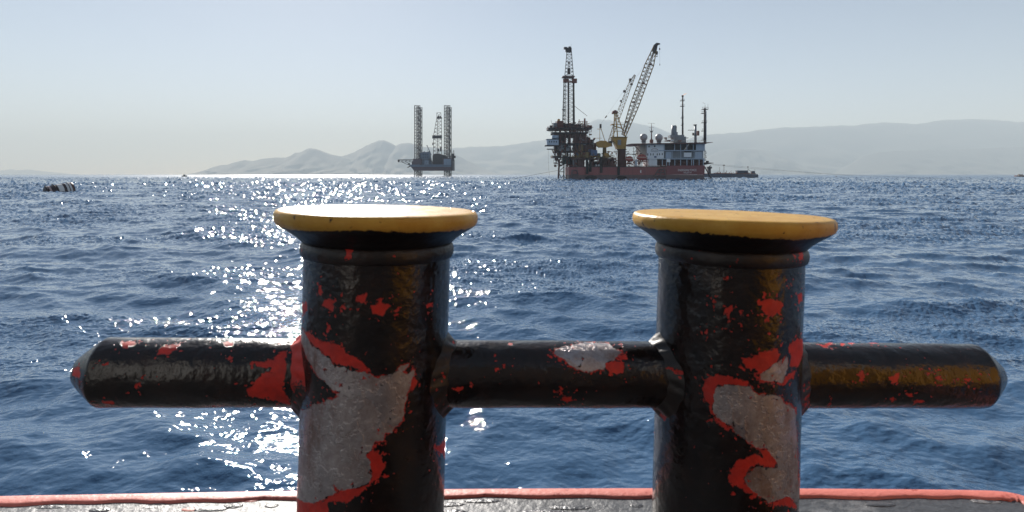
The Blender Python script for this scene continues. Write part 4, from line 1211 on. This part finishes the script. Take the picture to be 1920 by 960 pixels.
    part("roof_machinery", M_RUST, lambda mb: mb.pbox(1246, 1251, 257.5, 259.5, Y + 7, 3).pbox(1247, 1248, 259, 266, Y + 7, 1).pbox(1249.5, 1250.5, 259, 266, Y + 7, 1).pbox(1273, 1278, 262.5, 266, Y + 5, 2))
    fn = part("funnel", M_GREY, lambda mb: mb.tube(P(1263.5, 256, Y + 12), P(1263.5, 235.5, Y + 12), 2.3, 16, 1.9).tube(P(1265.5, 256, Y + 12), P(1265.5, 248, Y + 12), 2.2, 12), smooth=True)
    part("exhaust_pipe", M_DARK, lambda mb: mb.path([P(1268, 252, Y + 11), P(1268.3, 238, Y + 11), P(1267.5, 235.6, Y + 11), P(1265, 235.2, Y + 11)], .28, 6), fn)
    fl = part("flare_mast", M_DARK, lambda mb: mb.tube(P(1280, 258, Y + 13), P(1280, 182, Y + 13), .78, 10, .5).tube(P(1280, 182, Y + 13), P(1280, 178.6, Y + 13), .75, 10, .85), smooth=True)
    for py, w in ((188.2, 3.6), (198.6, 3.4), (220.5, 2.2), (234, 1.6)):
        part("mast_platform", M_DARK, lambda mb: rails(mb.pbox(1280 - w, 1280 + w, py, py + .8, Y + 11.6, 3), [P(1280 - w, py, Y + 11.6), P(1280 + w, py, Y + 11.6)], 1.2, .07, 1), fl)
    fm, N_, L_, b_ = new_mat("flare_flame")
    b_.inputs["Base Color"].default_value = (0.9, 0.35, 0.08, 1)
    b_.inputs["Emission Color"].default_value = (1.0, 0.42, 0.12, 1)
    b_.inputs["Emission Strength"].default_value = 0.35
    part("flame", fm, lambda mb: mb.tube(P(1280.6, 178.4, Y + 13), P(1283.5, 176.8, Y + 13), .10, 6, .18).tube(P(1283.5, 176.8, Y + 13), P(1288.5, 174.8, Y + 13), .18, 6, .03), fl, True)
    st = part("exhaust_stack", M_GREY, lambda mb: mb.tube(P(1304, 267, Y + 9), P(1304, 235, Y + 9), 1.0, 12, .85), smooth=True)
    part("stack_cage", M_DARK, lambda mb: rails(mb.pbox(1300, 1308, 252.6, 253.6, Y + 7.6, 3), [P(1300, 252.6, Y + 7.6), P(1308, 252.6, Y + 7.6)]), st)
    part("stack_cowl", M_DARK, lambda mb: mb.pbox(1301.6, 1306.6, 233.2, 234.8, Y + 7.7, 3), st)
    part("vent_box", M_DARK, lambda mb: mb.pbox(1299, 1301.4, 249, 252.5, Y + 8, 2), st)
    part("red_locker", M_RUST, lambda mb: mb.pbox(1307.6, 1311.4, 245.2, 254, Y + 8, 2.2), st)
    part("radar_bar", M_DARK, lambda mb: mb.pbox(1290, 1304, 243.6, 244.5, Y + 8, .5), st)
    mm = part("antenna_mast", M_DARK, lambda mb: mb.tube(P(1321.5, 270, Y + 8), P(1321.5, 203, Y + 8), 1.05, 10, .85), smooth=True)
    part("service_pipe", M_PALE, lambda mb: mb.tube(P(1324.3, 270, Y + 8), P(1324.3, 208, Y + 8), .2, 6), mm)
    for py, x0, x1 in ((204.5, 1317, 1328), (212, 1316, 1321), (229.5, 1316.5, 1325.5), (245, 1316.5, 1320), (262, 1316.5, 1324)):
        part("mast_platform", M_DARK, lambda mb: rails(mb.pbox(x0, x1, py, py + .9, Y + 6.6, 3), [P(x0, py, Y + 6.6), P(x1, py, Y + 6.6)], 1.6, .08, 1), mm)
    part("antenna", M_DARK, lambda mb: mb.tube(P(1327.5, 204, Y + 7), P(1327.5, 195, Y + 7), .1, 4).tube(P(1322, 203, Y + 7), P(1322, 197.5, Y + 7), .14, 4).tube(P(1317.5, 192, Y + 7), P(1322, 194.5, Y + 7), .1, 4).tube(P(1322, 197.5, Y + 7), P(1322, 194, Y + 7), .06, 4), mm)
    # davits at the lifeboats
    for px in (1174, 1190, 1198):
        part("davit", M_DARK, lambda mb: mb.path([P(px, 312, Y + 5), P(px, 296, Y + 5), P(px + 2, 288, Y + 4), P(px + 6, 287, Y + 1)], .28, 6))
    part("boat_pillar", M_PALE, lambda mb: mb.pbox(1191, 1194.6, 299, 312, Y + 2, 1.6))
    def gantry(mb):
        for px in (1188, 1194):
            mb.tube(P(px, 298, Y + 9), P(px, 276, Y + 9), .16, 5)
        for py in (277.5, 284, 290):
            mb.tube(P(1186, py, Y + 9), P(1196, py, Y + 9), .14, 5)
        mb.tube(P(1188, 290, Y + 9), P(1194, 278, Y + 9), .12, 5)
        mb.tube(P(1160, 289.2, Y + 9), P(1192, 289.2, Y + 9), .25, 5)
    part("deck_gantry", M_DARK, gantry)
    # ---- big lattice-boom crane
    Yc = Y + 6
    cr = part("crane_pedestal", M_BROWN, lambda mb: mb.lathe((P(1165.5, 0, Yc + 4).x, Yc + 4, P(0, 313, Yc + 4).z), [(3.5, 0), (3.4, 6), (3.3, 13.5), (3.9, 13.6), (3.9, 14.4)], 20), smooth=True)
    cr["label"] = "dark brown pedestal of the large crane"
    part("pedestal_walkway", M_DARK, lambda mb: mb.pbox(1153, 1158, 284.2, 285.2, Yc, 3).pbox(1173.5, 1179, 284, 285, Yc, 3).tube(P(1153, 284, Yc), P(1153.5, 278, Yc), .1, 4).tube(P(1179, 284, Yc), P(1180, 280, Yc), .1, 4), cr)
    part("slewing_house", M_YEL, lambda mb: mb.prism([(1149, 258), (1176, 258), (1174.5, 268), (1173.5, 279), (1158, 279), (1154, 270), (1149.5, 262)], Yc - 1, 9), cr)
    part("machinery_deck", M_OCH, lambda mb: mb.pbox(1148, 1176.6, 256.2, 257.9, Yc - 1.6, 10), cr)
    part("operator_cab", M_GREY, lambda mb: mb.pbox(1158.8, 1164.5, 262, 271.5, Yc - 3.2, 2.1), cr)
    def aframe(mb):
        for dy in (0, 7):
            for a, b in (((1150.5, 258), (1152.2, 211)), ((1158, 257), (1154, 211)), ((1171.5, 255), (1155.5, 211)), ((1151, 236), (1167, 241))):
                mb.tube(P(*a, Yc + dy), P(*b, Yc + (dy if b[1] > 220 else 2 + dy * .4)), .42, 6)
        for a, b in (((1148, 233.2), (1171, 234)), ((1152, 222), (1159, 222)), ((1151, 246), (1166, 246))):
            mb.tube(P(*a, Yc), P(*b, Yc), .22, 5)
        mb.pbox(1147, 1153, 232.4, 233.6, Yc - .5, 8)
    part("crane_gantry", M_YEL, aframe, cr)
    part("gantry_head", M_RUST, lambda mb: mb.pbox(1149.6, 1157.6, 207.6, 211.6, Yc + 1, 5).pbox(1148, 1151, 210.5, 213.5, Yc + 1.4, 3).pbox(1152, 1155.5, 206.4, 207.6, Yc + 2, 2), cr)
    def boom(mb):
        r0, r1, r2, r3 = (1166, 1173), (1181, 1196.5), (1210, 1225.5), (1226, 1231.5)
        def q(xx, ya, yb, dep):
            return [P(xx[0], ya, Yc + 3 - dep / 2), P(xx[1], yb, Yc + 3 - dep / 2), P(xx[1], yb, Yc + 3 + dep / 2), P(xx[0], ya, Yc + 3 + dep / 2)]
        A, B_, C_, D_ = q(r0, 252, 256, 8), q(r1, 198, 202, 5.5), q(r2, 119, 123, 4.5), q(r3, 86, 89, 2)
        mb.lattice(A, B_, 7, .5, .22)
        mb.lattice(B_, C_, 11, .5, .22)
        mb.lattice(C_, D_, 4, .5, .22)
        for f in (.42, .58):       # hoist ropes and ladder along the middle
            pts = [P(a_[0] + (a_[1] - a_[0]) * f, y_, Yc + 3) for a_, y_ in ((r0, 254), (r1, 200), (r2, 121), (r3, 87.5))]
            mb.path(pts, .30, 4)
    bo = part("crane_boom", M_DARK, boom, cr)
    bo.data.materials[0] = M_BOOM
    def brow(mb):
        for f, x, y in ((.2, 1172.5, 228), (.4, 1186, 191), (.6, 1205, 155.5), (.8, 1218, 120)):
            mb.pbox(x, x + 4.5, y - 1.2, y + 1.2, Yc + 1.5, 3)
    part("boom_stage", M_RUST, brow, cr)
    part("boom_head", M_DARK, lambda mb: mb.prism([(1224.5, 92), (1226, 84), (1231, 80), (1237.5, 81), (1238, 82.6), (1233.5, 84), (1231.8, 92), (1229, 100), (1226, 97)], Yc + 1.5, 3), cr)
    part("hook_block", M_DARK, lambda mb: mb.pbox(1230.2, 1233.6, 96, 102, Yc + 2, 1.4).pbox(1230.8, 1233, 104.6, 106, Yc + 2.2, 1).tube(P(1231.9, 102, Yc + 2.7), P(1231.9, 105, Yc + 2.7), .12, 4), cr)
    part("whip_hook", M_DARK, lambda mb: mb.tube(P(1236.8, 82, Yc + 3), P(1237.2, 122, Yc + 3), .06, 4).pbox(1236, 1237.9, 90, 93.5, Yc + 2.7, .6).pbox(1236.6, 1237.8, 119.5, 122.5, Yc + 2.8, .4), cr)
    part("luffing_rope", M_ROPE, lambda mb: [mb.tube(P(1155, 208.5, Yc + 2 + k), P(1226.5, 90, Yc + 2 + k), .055, 4) for k in (0, 1, 2)], cr)
    # ---- smaller crane farther left
    Y2 = Y + 12
    c2 = part("crane_pedestal", M_OCH, lambda mb: mb.lathe((P(1133.5, 0, Y2).x, Y2, P(0, 300, Y2).z), [(1.7, 0), (1.5, 10), (2.4, 10.4), (2.4, 11)], 14), smooth=True)
    c2["label"] = "ochre pedestal of the smaller crane"
    part("slewing_house", M_YEL, lambda mb: mb.prism([(1118.5, 266), (1126, 263.5), (1137, 264), (1140, 268), (1146.5, 268), (1146.5, 274), (1138, 276.6), (1124, 276.6), (1119, 273)], Y2 - 2.5, 5), c2)
    part("counterweight", M_DARK, lambda mb: mb.pbox(1141.5, 1148, 264.5, 274.4, Y2 - 2, 4.4), c2)
    def af2(mb):
        for dy in (-1.5, 1.5):
            mb.tube(P(1134.5, 265, Y2 + dy), P(1126.3, 239, Y2 + dy * .4), .26, 5)
            mb.tube(P(1124.5, 265, Y2 + dy), P(1124.8, 239, Y2 + dy * .4), .2, 5)
        mb.tube(P(1120, 242, Y2), P(1128, 242, Y2), .2, 5)
        mb.tube(P(1112, 259, Y2), P(1128, 259, Y2), .16, 5)
    part("crane_gantry", M_YEL, af2, c2)
    part("gantry_head", M_DARK, lambda mb: mb.pbox(1124.4, 1128, 232.4, 240, Y2 - .8, 1.6), c2)
    def boom2(mb):
        def q(xa, xb, ya, yb, dep):
            return [P(xa, ya, Y2 - dep / 2), P(xb, yb, Y2 - dep / 2), P(xb, yb, Y2 + dep / 2), P(xa, ya, Y2 + dep / 2)]
        mb.lattice(q(1139.5, 1144, 267, 270, 2.4), q(1160, 1167.5, 204, 207, 2.2), 9, .28, .15)
        mb.lattice(q(1160, 1167.5, 204, 207, 2.2), q(1179.5, 1185.5, 154, 157, 1.8), 8, .28, .15)
        mb.lattice(q(1179.5, 1185.5, 154, 157, 1.8), q(1189.2, 1191.8, 140, 141.5, 1.0), 3, .30, .2)
    b2_ = part("crane_boom", M_BOOM, boom2, c2)
    part("boom_stage", M_DARK, lambda mb: mb.pbox(1180, 1183.5, 147, 152, Y2 - 1, 2).pbox(1169, 1173.5, 169, 173, Y2 - 1, 2).pbox(1163, 1166, 187.5, 190.5, Y2 - 1, 2).pbox(1182.5, 1186.5, 156, 159.5, Y2 - 1, 2), c2)
    part("luffing_rope", M_ROPE, lambda mb: [mb.tube(P(1126.5, 233, Y2 + k), P(1189.5, 141, Y2 + k), .05, 4) for k in (-.4, .4)], c2)
    part("rope_block", M_DARK, lambda mb: mb.tube(P(1134.6, 221, Y2), P(1137.8, 217, Y2), .45, 8), c2)
    return root
build_barge()

def lifeboat(px, py, w, h, label):
    Y = 484.6
    c = P(px, py, Y)
    s = Y / FOC
    root = empty("lifeboat", (c.x, Y, c.z))
    tag(root, label, "lifeboat", "lifeboats hung on the red barge")
    L, H = w * s, h * s
    V, Fc = [], []
    n, m = 14, 10
    for i in range(n + 1):
        t = -1 + 2 * i / n
        k = (1 - abs(t) ** 2.6) ** 0.6 if abs(t) < 1 else 0.02
        k = max(k, 0.03)
        for j in range(m):
            a = math.pi + math.pi * j / (m - 1)
            V.append((c.x + t * L / 2, Y + math.cos(a) * 1.4 * k, c.z - H * .02 + math.sin(a) * H * .5 * k))
    for i in range(n):
        for j in range(m - 1):
            Fc.append((i * m + j, i * m + j + 1, (i + 1) * m + j + 1, (i + 1) * m + j))
        Fc.append((i * m + m - 1, i * m, (i + 1) * m, (i + 1) * m + m - 1))
    MB().add(V, Fc).build("boat_hull", M_ORANGE, root, True)
    MB().ball((c.x, Y, c.z), L * .42, 1.15, H * .46, 16, 8).build("canopy", M_ORANGE, root, True)
    MB().box((c.x - L * .46, Y - 1.46, c.z - H * .06), (c.x + L * .46, Y - 1.38, c.z + H * .02)).build("gunwale_band", M_CREAM, root)
    for k in (-.2, .05, .28):
        MB().box((c.x + k * L, Y - 1.2, c.z + H * .16), (c.x + k * L + .5, Y - 1.1, c.z + H * .28)).build("port_light", M_GLASS, root)
lifeboat(1180, 297.4, 16, 10.5, "smaller red lifeboat hung next to the big crane pedestal")
lifeboat(1203.5, 294.6, 21, 12, "larger red lifeboat hung against the white accommodation block")

def floating_fender(px, w, h, label):
    Y = 481.5
    c = P(px, 332.5, Y)
    s = Y / FOC
    root = empty("floating_fender", (c.x, Y, 0))
    tag(root, label, "fender", "floating fenders along the red hull")
    MB().ball((c.x, Y, 0.9), w * s / 2, 1.35, h * s * .5, 18, 10).build("fender_body", M_RUBBER, root, True)
    mb = MB()
    for k in range(-4, 5):
        x = c.x + k * w * s * .1
        f = math.sqrt(max(0.05, 1 - (k / 5) ** 2))
        mb.path([(x, Y + 1.42 * f * math.cos(a), 0.9 + (h * s * .5 + .06) * f * math.sin(a)) for a in [2 * math.pi * i / 16 for i in range(17)]], .16, 5)
    mb.build("tyre_net", M_DARK, root)
    MB().tube((c.x - 1.5, Y, 0.9 + h * s * .5), (c.x - 1.5, Y + 1.6, 5.0), .09, 4).tube((c.x + 1.5, Y, 0.9 + h * s * .5), (c.x + 1.5, Y + 1.6, 5.0), .09, 4).build("hanging_chain", M_ROPE, root)
floating_fender(1109, 23, 11, "black floating fender at the hull's left end near platform legs")
floating_fender(1166, 20, 10, "black floating fender on the hull directly below the big crane")

# ------------------------------------------------------------------ flat slate barge behind
def build_flat_barge():
    Y, D = 690.0, 22.0
    c = P(1370, 0, Y)
    root = empty("flat_barge", (c.x, Y + D / 2, 0))
    tag(root, "low slate blue flat barge moored behind the red barge's right end", "barge")
    def part(name, mat, fn, parent=root):
        mb = MB()
        fn(mb)
        return mb.build(name, mat, parent)
    part("hull", M_NAVY, lambda mb: mb.prism([(1318, 325.6), (1420.5, 326.6), (1422, 328), (1422, 345), (1318, 345)], Y, D))
    part("deck_edge", M_RUST, lambda mb: mb.pbox(1330, 1418, 325.0, 326.3, Y + .5, D - 1))
    ct = part("container", M_NAVY, lambda mb: mb.pbox(1382.5, 1402, 320.2, 325.6, Y + 6, 6))
    part("roof", M_BLUE, lambda mb: mb.pbox(1382, 1403, 319.5, 320.1, Y + 5.6, 7), ct)
    for k in range(9):
        part("rib", M_NAVY, lambda mb: mb.pbox(1383.5 + 2.1 * k, 1384.3 + 2.1 * k, 320.6, 325.2, Y + 5.7, .25), ct)
    part("winch_house", M_NAVY, lambda mb: mb.pbox(1410.3, 1415.3, 320.6, 326.2, Y + 5, 4))
    lm = part("light_mast", M_DARK, lambda mb: mb.tube(P(1357.4, 326, Y + 4), P(1357.4, 309.5, Y + 4), .22, 6).pbox(1355.6, 1359.4, 309, 310.4, Y + 3.6, 1))
    part("small_mast", M_DARK, lambda mb: mb.tube(P(1349.3, 326, Y + 4), P(1349.3, 313.5, Y + 4), .18, 5).tube(P(1346.5, 326, Y + 4), P(1346.5, 320, Y + 4), .18, 5))
    part("rear_mast", M_DARK, lambda mb: mb.tube(P(1402.5, 326, Y + 4), P(1402.5, 311.8, Y + 4), .2, 5).pbox(1401.6, 1403.4, 312, 314, Y + 3.6, .8).tube(P(1403, 317.5, Y + 4), P(1411, 324, Y + 4), .2, 5).tube(P(1415.5, 326, Y + 4), P(1415.5, 316.5, Y + 4), .12, 5))
    part("deck_crane", M_DARK, lambda mb: mb.pbox(1328, 1333, 315, 326, Y + 2, 4).pbox(1326.5, 1335, 312.5, 316, Y + 2, 3).tube(P(1327, 314, Y + 2), P(1333, 310.5, Y + 2), .5, 6))
    mb = clutter(MB(), 1336, 1416, 323.5, 325.2, Y + 3, Y + 16, 40, .4, 1.4)
    o = mb.build("deck_clutter", M_RUST, root)
    o["kind"] = "stuff"
build_flat_barge()

# ------------------------------------------------------------------ far jack-up rig
def build_jackup():
    Y, D = 1100.0, 40.0
    c = P(811, 0, Y)
    root = empty("jackup_rig", (c.x, Y + D / 2, 0))
    tag(root, "far grey jack-up drilling rig standing on four tall lattice legs", "oil rig")
    m_h1 = paint("rig_slate_blue", (0.10, 0.14, 0.20), 0.55)
    m_h2 = paint("rig_maroon", (0.075, 0.04, 0.055), 0.55)
    m_h3 = paint("rig_light_blue", (0.20, 0.26, 0.34), 0.55)
    def part(name, mat, fn, parent=root):
        mb = MB()
        fn(mb)
        return mb.build(name, mat, parent)
    h = part("hull", m_h2, lambda mb: mb.prism([(770.5, 313), (848, 313), (848, 320), (776, 320)], Y, D))
    part("upper_hull", m_h1, lambda mb: mb.prism([(767, 308.5), (848.2, 308), (848.2, 312.95), (770.2, 312.95)], Y - .3, D + .6), h)
    for x0, Yl, dx in ((777.3, Y + 3, 10.0), (833.0, Y + 3, 10.6), (781.5, Y + 36, 9.8), (836.4, Y + 36, 9.8)):
        a, b = P(x0, 0, Yl).x, P(x0 + dx, 0, Yl).x
        top = P(0, 197.6, Y + 3).z
        w = b - a
        def leg(mb):
            q = [(a, Yl), (b, Yl), ((a + b) / 2 + .6, Yl + w * .87)]
            mb.lattice([(x, y, -12) for x, y in q], [(x, y, top) for x, y in q], 26, .78, .36)
            for x, y in q:           # rack teeth plates beside the chords
                mb.box((x - .25, y - .9, -12), (x + .25, y - .55, top))
            for i in range(0, 53):
                z = -12 + (top + 12) * i / 52
                mb.tube((a, Yl, z), (b, Yl, z), .22, 3)
        part("lattice_leg", M_LATT, leg)
    for x0, x1, Yl in ((774.5, 790, Y + 1), (830, 846.5, Y + 1)):
        part("jacking_house", m_h2, lambda mb: mb.pbox(x0, x1, 297.5 if x0 < 800 else 296, 308, Y + .8, 14))
    part("accommodation", m_h1, lambda mb: mb.prism([(786, 308), (786, 287), (791, 286), (793, 285), (805, 285), (807, 300), (810, 308)], Y + 10, 18))
    for k in range(6):
        part("window", M_GLASS, lambda mb: mb.pbox(793 + (k % 3) * 4, 794.6 + (k % 3) * 4, 289 + (k // 3) * 5, 290.6 + (k // 3) * 5, Y + 9.8, .15))
    part("deck_house", m_h2, lambda mb: mb.pbox(772, 788, 302, 308.4, Y + 2, 20))
    part("deck_house", m_h3, lambda mb: mb.pbox(796, 803, 301, 308.2, Y + 1, 6))
    part("substructure", M_DARK, lambda mb: mb.prism([(811, 308), (811, 292), (813, 288.5), (822, 288), (836, 291.5), (838, 294), (836, 308)], Y + 6, 22))
    part("side_tank", m_h3, lambda mb: mb.pbox(832, 846, 298, 309, Y - .8, 3))
    part("hull_end", M_DARK, lambda mb: mb.pbox(846.2, 848.6, 298.5, 320, Y - .6, D))
    def deckarm(mb):
        mb.pbox(745.8, 776, 299, 300.3, Y + 3, 22)
        for dy in (3, 24):
            mb.tube(P(746, 303.6, Y + dy), P(775, 303.6, Y + dy), .5, 5)
            for x in (747, 753, 760, 768):
                mb.tube(P(x, 303.6, Y + dy), P(x + 3.5, 300, Y + dy), .35, 4)
                mb.tube(P(x, 303.6, Y + dy), P(x - .5, 300, Y + dy), .35, 4)
            mb.tube(P(754, 304, Y + dy), P(769, 310.5, Y + dy), .45, 5)
            mb.tube(P(762, 304, Y + dy), P(768, 308, Y + dy), .35, 5)
        mb.pbox(745.8, 749, 299.2, 304, Y + 2.8, 1.5)
    part("helideck", M_DARK, deckarm)
    part("stern_bracket", M_DARK, lambda mb: mb.tube(P(764, 314, Y + 5), P(770, 311, Y + 5), .9, 6).pbox(765, 768.5, 306, 308.5, Y + 4, 3))
    part("deck_crane", m_h1, lambda mb: mb.tube(P(800.2, 272, Y + 12), P(809, 291, Y + 12), .75, 6, .5).tube(P(802, 280, Y + 12), P(802, 286, Y + 12), .3, 5))
    part("stern_crane", M_DARK, lambda mb: mb.pbox(847, 851, 288, 302, Y + 8, 5).pbox(848, 854, 292, 296.5, Y + 8, 4).tube(P(849, 289, Y + 10), P(850, 281, Y + 10), .5, 5, .3).tube(P(851.5, 293, Y + 10), P(851, 281.5, Y + 10), .4, 5, .3).pbox(846, 850, 297, 301, Y + 7, 4))
    Yd = Y + 12
    def q(xa, xb, y, d, o=0):
        return [P(xa, y, Yd + o), P(xb, y, Yd + o), P(xb, y, Yd + o + d), P(xa, y, Yd + o + d)]
    dk = part("derrick", M_LATT, lambda mb: mb.lattice(q(812.6, 828, 290, 12), q(812.8, 828, 254, 12), 5, .55, .3).lattice(q(813, 828, 254, 12), q(819, 827.4, 221, 6, 2), 5, .55, .3).lattice(q(819, 827, 221, 6, 2), q(819, 826.6, 211.3, 6, 2), 1, .45, .28).tube(P(820.6, 290, Yd + 6), P(821, 222, Yd + 6), .5, 5))
    part("racking_board", M_DARK, lambda mb: mb.pbox(810.4, 828.4, 253.8, 259.6, Yd - 1, 3), dk)
    part("crown_block", M_DARK, lambda mb: mb.pbox(818.6, 828, 219.6, 222, Yd + 1, 7).pbox(820.5, 823, 217, 219.6, Yd + 3, 3).pbox(824, 826.5, 217.4, 219.6, Yd + 3, 3), dk)
    part("mast_locker", M_DARK, lambda mb: mb.pbox(810.6, 813, 267.5, 272, Yd - .5, 2).pbox(820, 823, 279, 284, Yd + 2, 3).pbox(825, 827.5, 276, 283, Yd + 2, 3), dk)
    part("foghorn_mast", M_DARK, lambda mb: mb.tube(P(802, 286, Y + 12), P(802, 279, Y + 12), .25, 4).pbox(794.5, 796, 283.5, 285.5, Y + 12, 1.5).pbox(803.5, 805.5, 282.8, 285.2, Y + 12, 2))
    mb = clutter(MB(), 775, 846, 298, 309, Y - .4, Y + 10, 70, .6, 2.4)
    o = mb.build("deck_clutter", M_DARK, root)
    o["kind"] = "stuff"
build_jackup()

# ------------------------------------------------------------------ striped mooring buoy
def build_buoy():
    Y = 141.0
    c = P(111, 360, Y)
    root = empty("mooring_buoy", (c.x, Y, 0))
    tag(root, "big dark and white striped barrel mooring buoy floating at far left", "buoy")
    m, N, L, b = new_mat("buoy_stripes")
    at = N.new("ShaderNodeAttribute")
    at.attribute_name = "along"
    rp = N.new("ShaderNodeValToRGB")
    rp.color_ramp.interpolation = 'CONSTANT'
    e = rp.color_ramp.elements
    dark, white, rust = (0.030, 0.014, 0.018, 1), (0.62, 0.60, 0.58, 1), (0.12, 0.05, 0.03, 1)
    stops = [(0, dark), (.10, dark), (.13, (0.40, 0.30, 0.28, 1)), (.20, dark), (.42, dark), (.44, white), (.62, dark), (.72, white), (.90, rust), (.95, dark)]
    e[0].position, e[0].color = stops[0]
    e[1].position, e[1].color = stops[-1]
    for p, cc in stops[1:-1]:
        x = e.new(p)
        x.color = cc
    tc = N.new("ShaderNodeTexCoord")
    n = N.new("ShaderNodeTexNoise")
    n.inputs["Scale"].default_value = 1.6
    n.inputs["Detail"].default_value = 6
    L.new(tc.outputs["Object"], n.inputs["Vector"])
    k = N.new("ShaderNodeMath")
    k.operation = 'MULTIPLY_ADD'
    k.inputs[1].default_value = 0.03
    L.new(n.outputs[0], k.inputs[0])
    L.new(at.outputs["Fac"], k.inputs[2])
    L.new(k.outputs[0], rp.inputs[0])
    L.new(rp.outputs[0], b.inputs["Base Color"])
    b.inputs["Roughness"].default_value = 0.45
    # barrel lying on its side, its near end low and to the left
    ax = Vector((0.60, 0.77, 0.20)).normalized()
    a = ax.cross(Vector((0, 0, 1))).normalized()
    bb = a.cross(ax)
    cc = Vector((c.x + 0.1, Y, 0.0))
    Ln, n_, V, Fc, T = 5.5, 36, [], [], []
    prof = [(-.5, .05), (-.5, .80), (-.49, .90), (-.46, .955), (-.38, .98), (-.2, 1.0), (0, 1.0), (.2, 1.0), (.38, .98), (.46, .955), (.49, .90), (.5, .80), (.5, .05)]
    fine = []
    for (t0, r0), (t1, r1) in zip(prof[:-1], prof[1:]):
        for i in range(4):
            fine.append((t0 + (t1 - t0) * i / 4, r0 + (r1 - r0) * i / 4))
    fine.append(prof[-1])
    for t, r in fine:
        for j in range(n_):
            f = 2 * math.pi * j / n_
            V.append(cc + ax * (t * Ln) + (a * math.cos(f) + bb * math.sin(f)) * (1.78 * r))
            T.append(t + .5)
    for i in range(len(fine) - 1):
        for j in range(n_):
            Fc.append((i * n_ + j, i * n_ + (j + 1) % n_, (i + 1) * n_ + (j + 1) % n_, (i + 1) * n_ + j))
    o = MB().add(V, Fc).build("buoy_body", m, root, True)
    at_ = o.data.attributes.new("along", 'FLOAT', 'POINT')
    at_.data.foreach_set("value", np.array(T, np.float32))
    for t in (-.44, -.16, .30):
        mb = MB()
        pts = [cc + ax * (t * Ln) + (a * math.cos(f) + bb * math.sin(f)) * 1.82 for f in [2 * math.pi * i / 40 for i in range(41)]]
        mb.path(pts, .07, 6)
        mb.build("rubbing_ring", M_DARK, root, True)
    for t in (-.44, -.2):
        p = cc + ax * (t * Ln) + bb * 1.76
        MB().tube(p, p + Vector((-.04, 0, .42)), .16, 6, .05).build("lifting_lug", M_DARK, root)
build_buoy()

# ------------------------------------------------------------------ small boats far off
def small_boat(px, py, w, h, label, mat, cabin):
    Y = EYE * FOC / (py - HOR)
    c = P(px, py, Y)
    s = Y / FOC
    root = empty("small_boat", (c.x, Y, 0))
    tag(root, label, "boat")
    L, H = w * s, h * s
    V, Fc = [], []
    n, m = 12, 7
    for i in range(n + 1):
        t = -1 + 2 * i / n
        k = max(0.05, 1 - max(0, t) ** 2.4)
        for j in range(m):
            a = math.pi + math.pi * j / (m - 1)
            V.append((c.x + t * L / 2, Y + math.cos(a) * L * .16 * k, H * .55 + .1 * H * max(0, t) + math.sin(a) * H * .9 * (.75 + .25 * k)))
    for i in range(n):
        for j in range(m - 1):
            Fc.append((i * m + j, i * m + j + 1, (i + 1) * m + j + 1, (i + 1) * m + j))
        Fc.append((i * m + m - 1, i * m, (i + 1) * m, (i + 1) * m + m - 1))
    Fc.append(tuple(range(m)))
    MB().add(V, Fc).build("boat_hull", mat, root)
    MB().box((c.x - L * .22, Y - L * .08, H * .5), (c.x + L * .12, Y + L * .08, H * 1.0)).build("wheelhouse", cabin, root)
    MB().box((c.x - L * .25, Y - L * .09, H * 1.0), (c.x + L * .15, Y + L * .09, H * 1.06)).build("cabin_roof", cabin, root)
small_boat(346, 331.2, 10, 3.6, "tiny dark boat low on the glittering water left of the rig", M_DARK, M_DARK)
small_boat(1914, 331.5, 20, 4.6, "small pale-topped boat cut by the right edge of the picture", M_RUST, M_CREAM)
def tiny_float():
    Y = EYE * FOC / 4.6
    c = P(1568.5, 331.6, Y)
    root = empty("net_float", (c.x, Y, 0))
    tag(root, "tiny dark float with a short stick under the mooring ropes", "float")
    MB().ball((c.x, Y, 0.2), 1.6, 1.2, .9, 12, 8).build("float_body", M_DARK, root, True)
    MB().tube((c.x - .4, Y, .6), (c.x - 1.4, Y, 2.6), .2, 6).build("marker_stick", M_YEL, root)
tiny_float()

# ------------------------------------------------------------------ mooring ropes
def rope(pts, r, label, sag=0.0):
    P0 = [Vector(p) for p in pts]
    out = []
    for a, b in zip(P0[:-1], P0[1:]):
        for i in range(12):
            out.append(a.lerp(b, i / 12))
    out.append(P0[-1])
    n = len(out) - 1
    for i, p in enumerate(out):
        p.z -= sag * 4 * (i / n) * (1 - i / n)
    o = MB().path(out, r, 5).build("mooring_rope", M_ROPE)
    return tag(o, label, "rope", "mooring ropes of the barge")
rope([P(1334, 307.5, 490), P(1402, 313, 520), P(1480, 320, 545), P(1566, 327.5, 560), P(1600, 330, 562)], .06, "upper of two thin ropes slanting right from the red barge")
rope([P(1334, 309, 490), P(1410, 316, 470), P(1530, 325, 440), P(1700, 332.5, 410), P(1868, 339, 385)], .055, "lower longer rope slanting down to the water at far right")
rope([P(1047, 319.5, 498), P(1010, 326, 480), P(975, 333, 470), P(960, 336.6, 468)], .12, "thin rope running left from the platform legs into the sea")
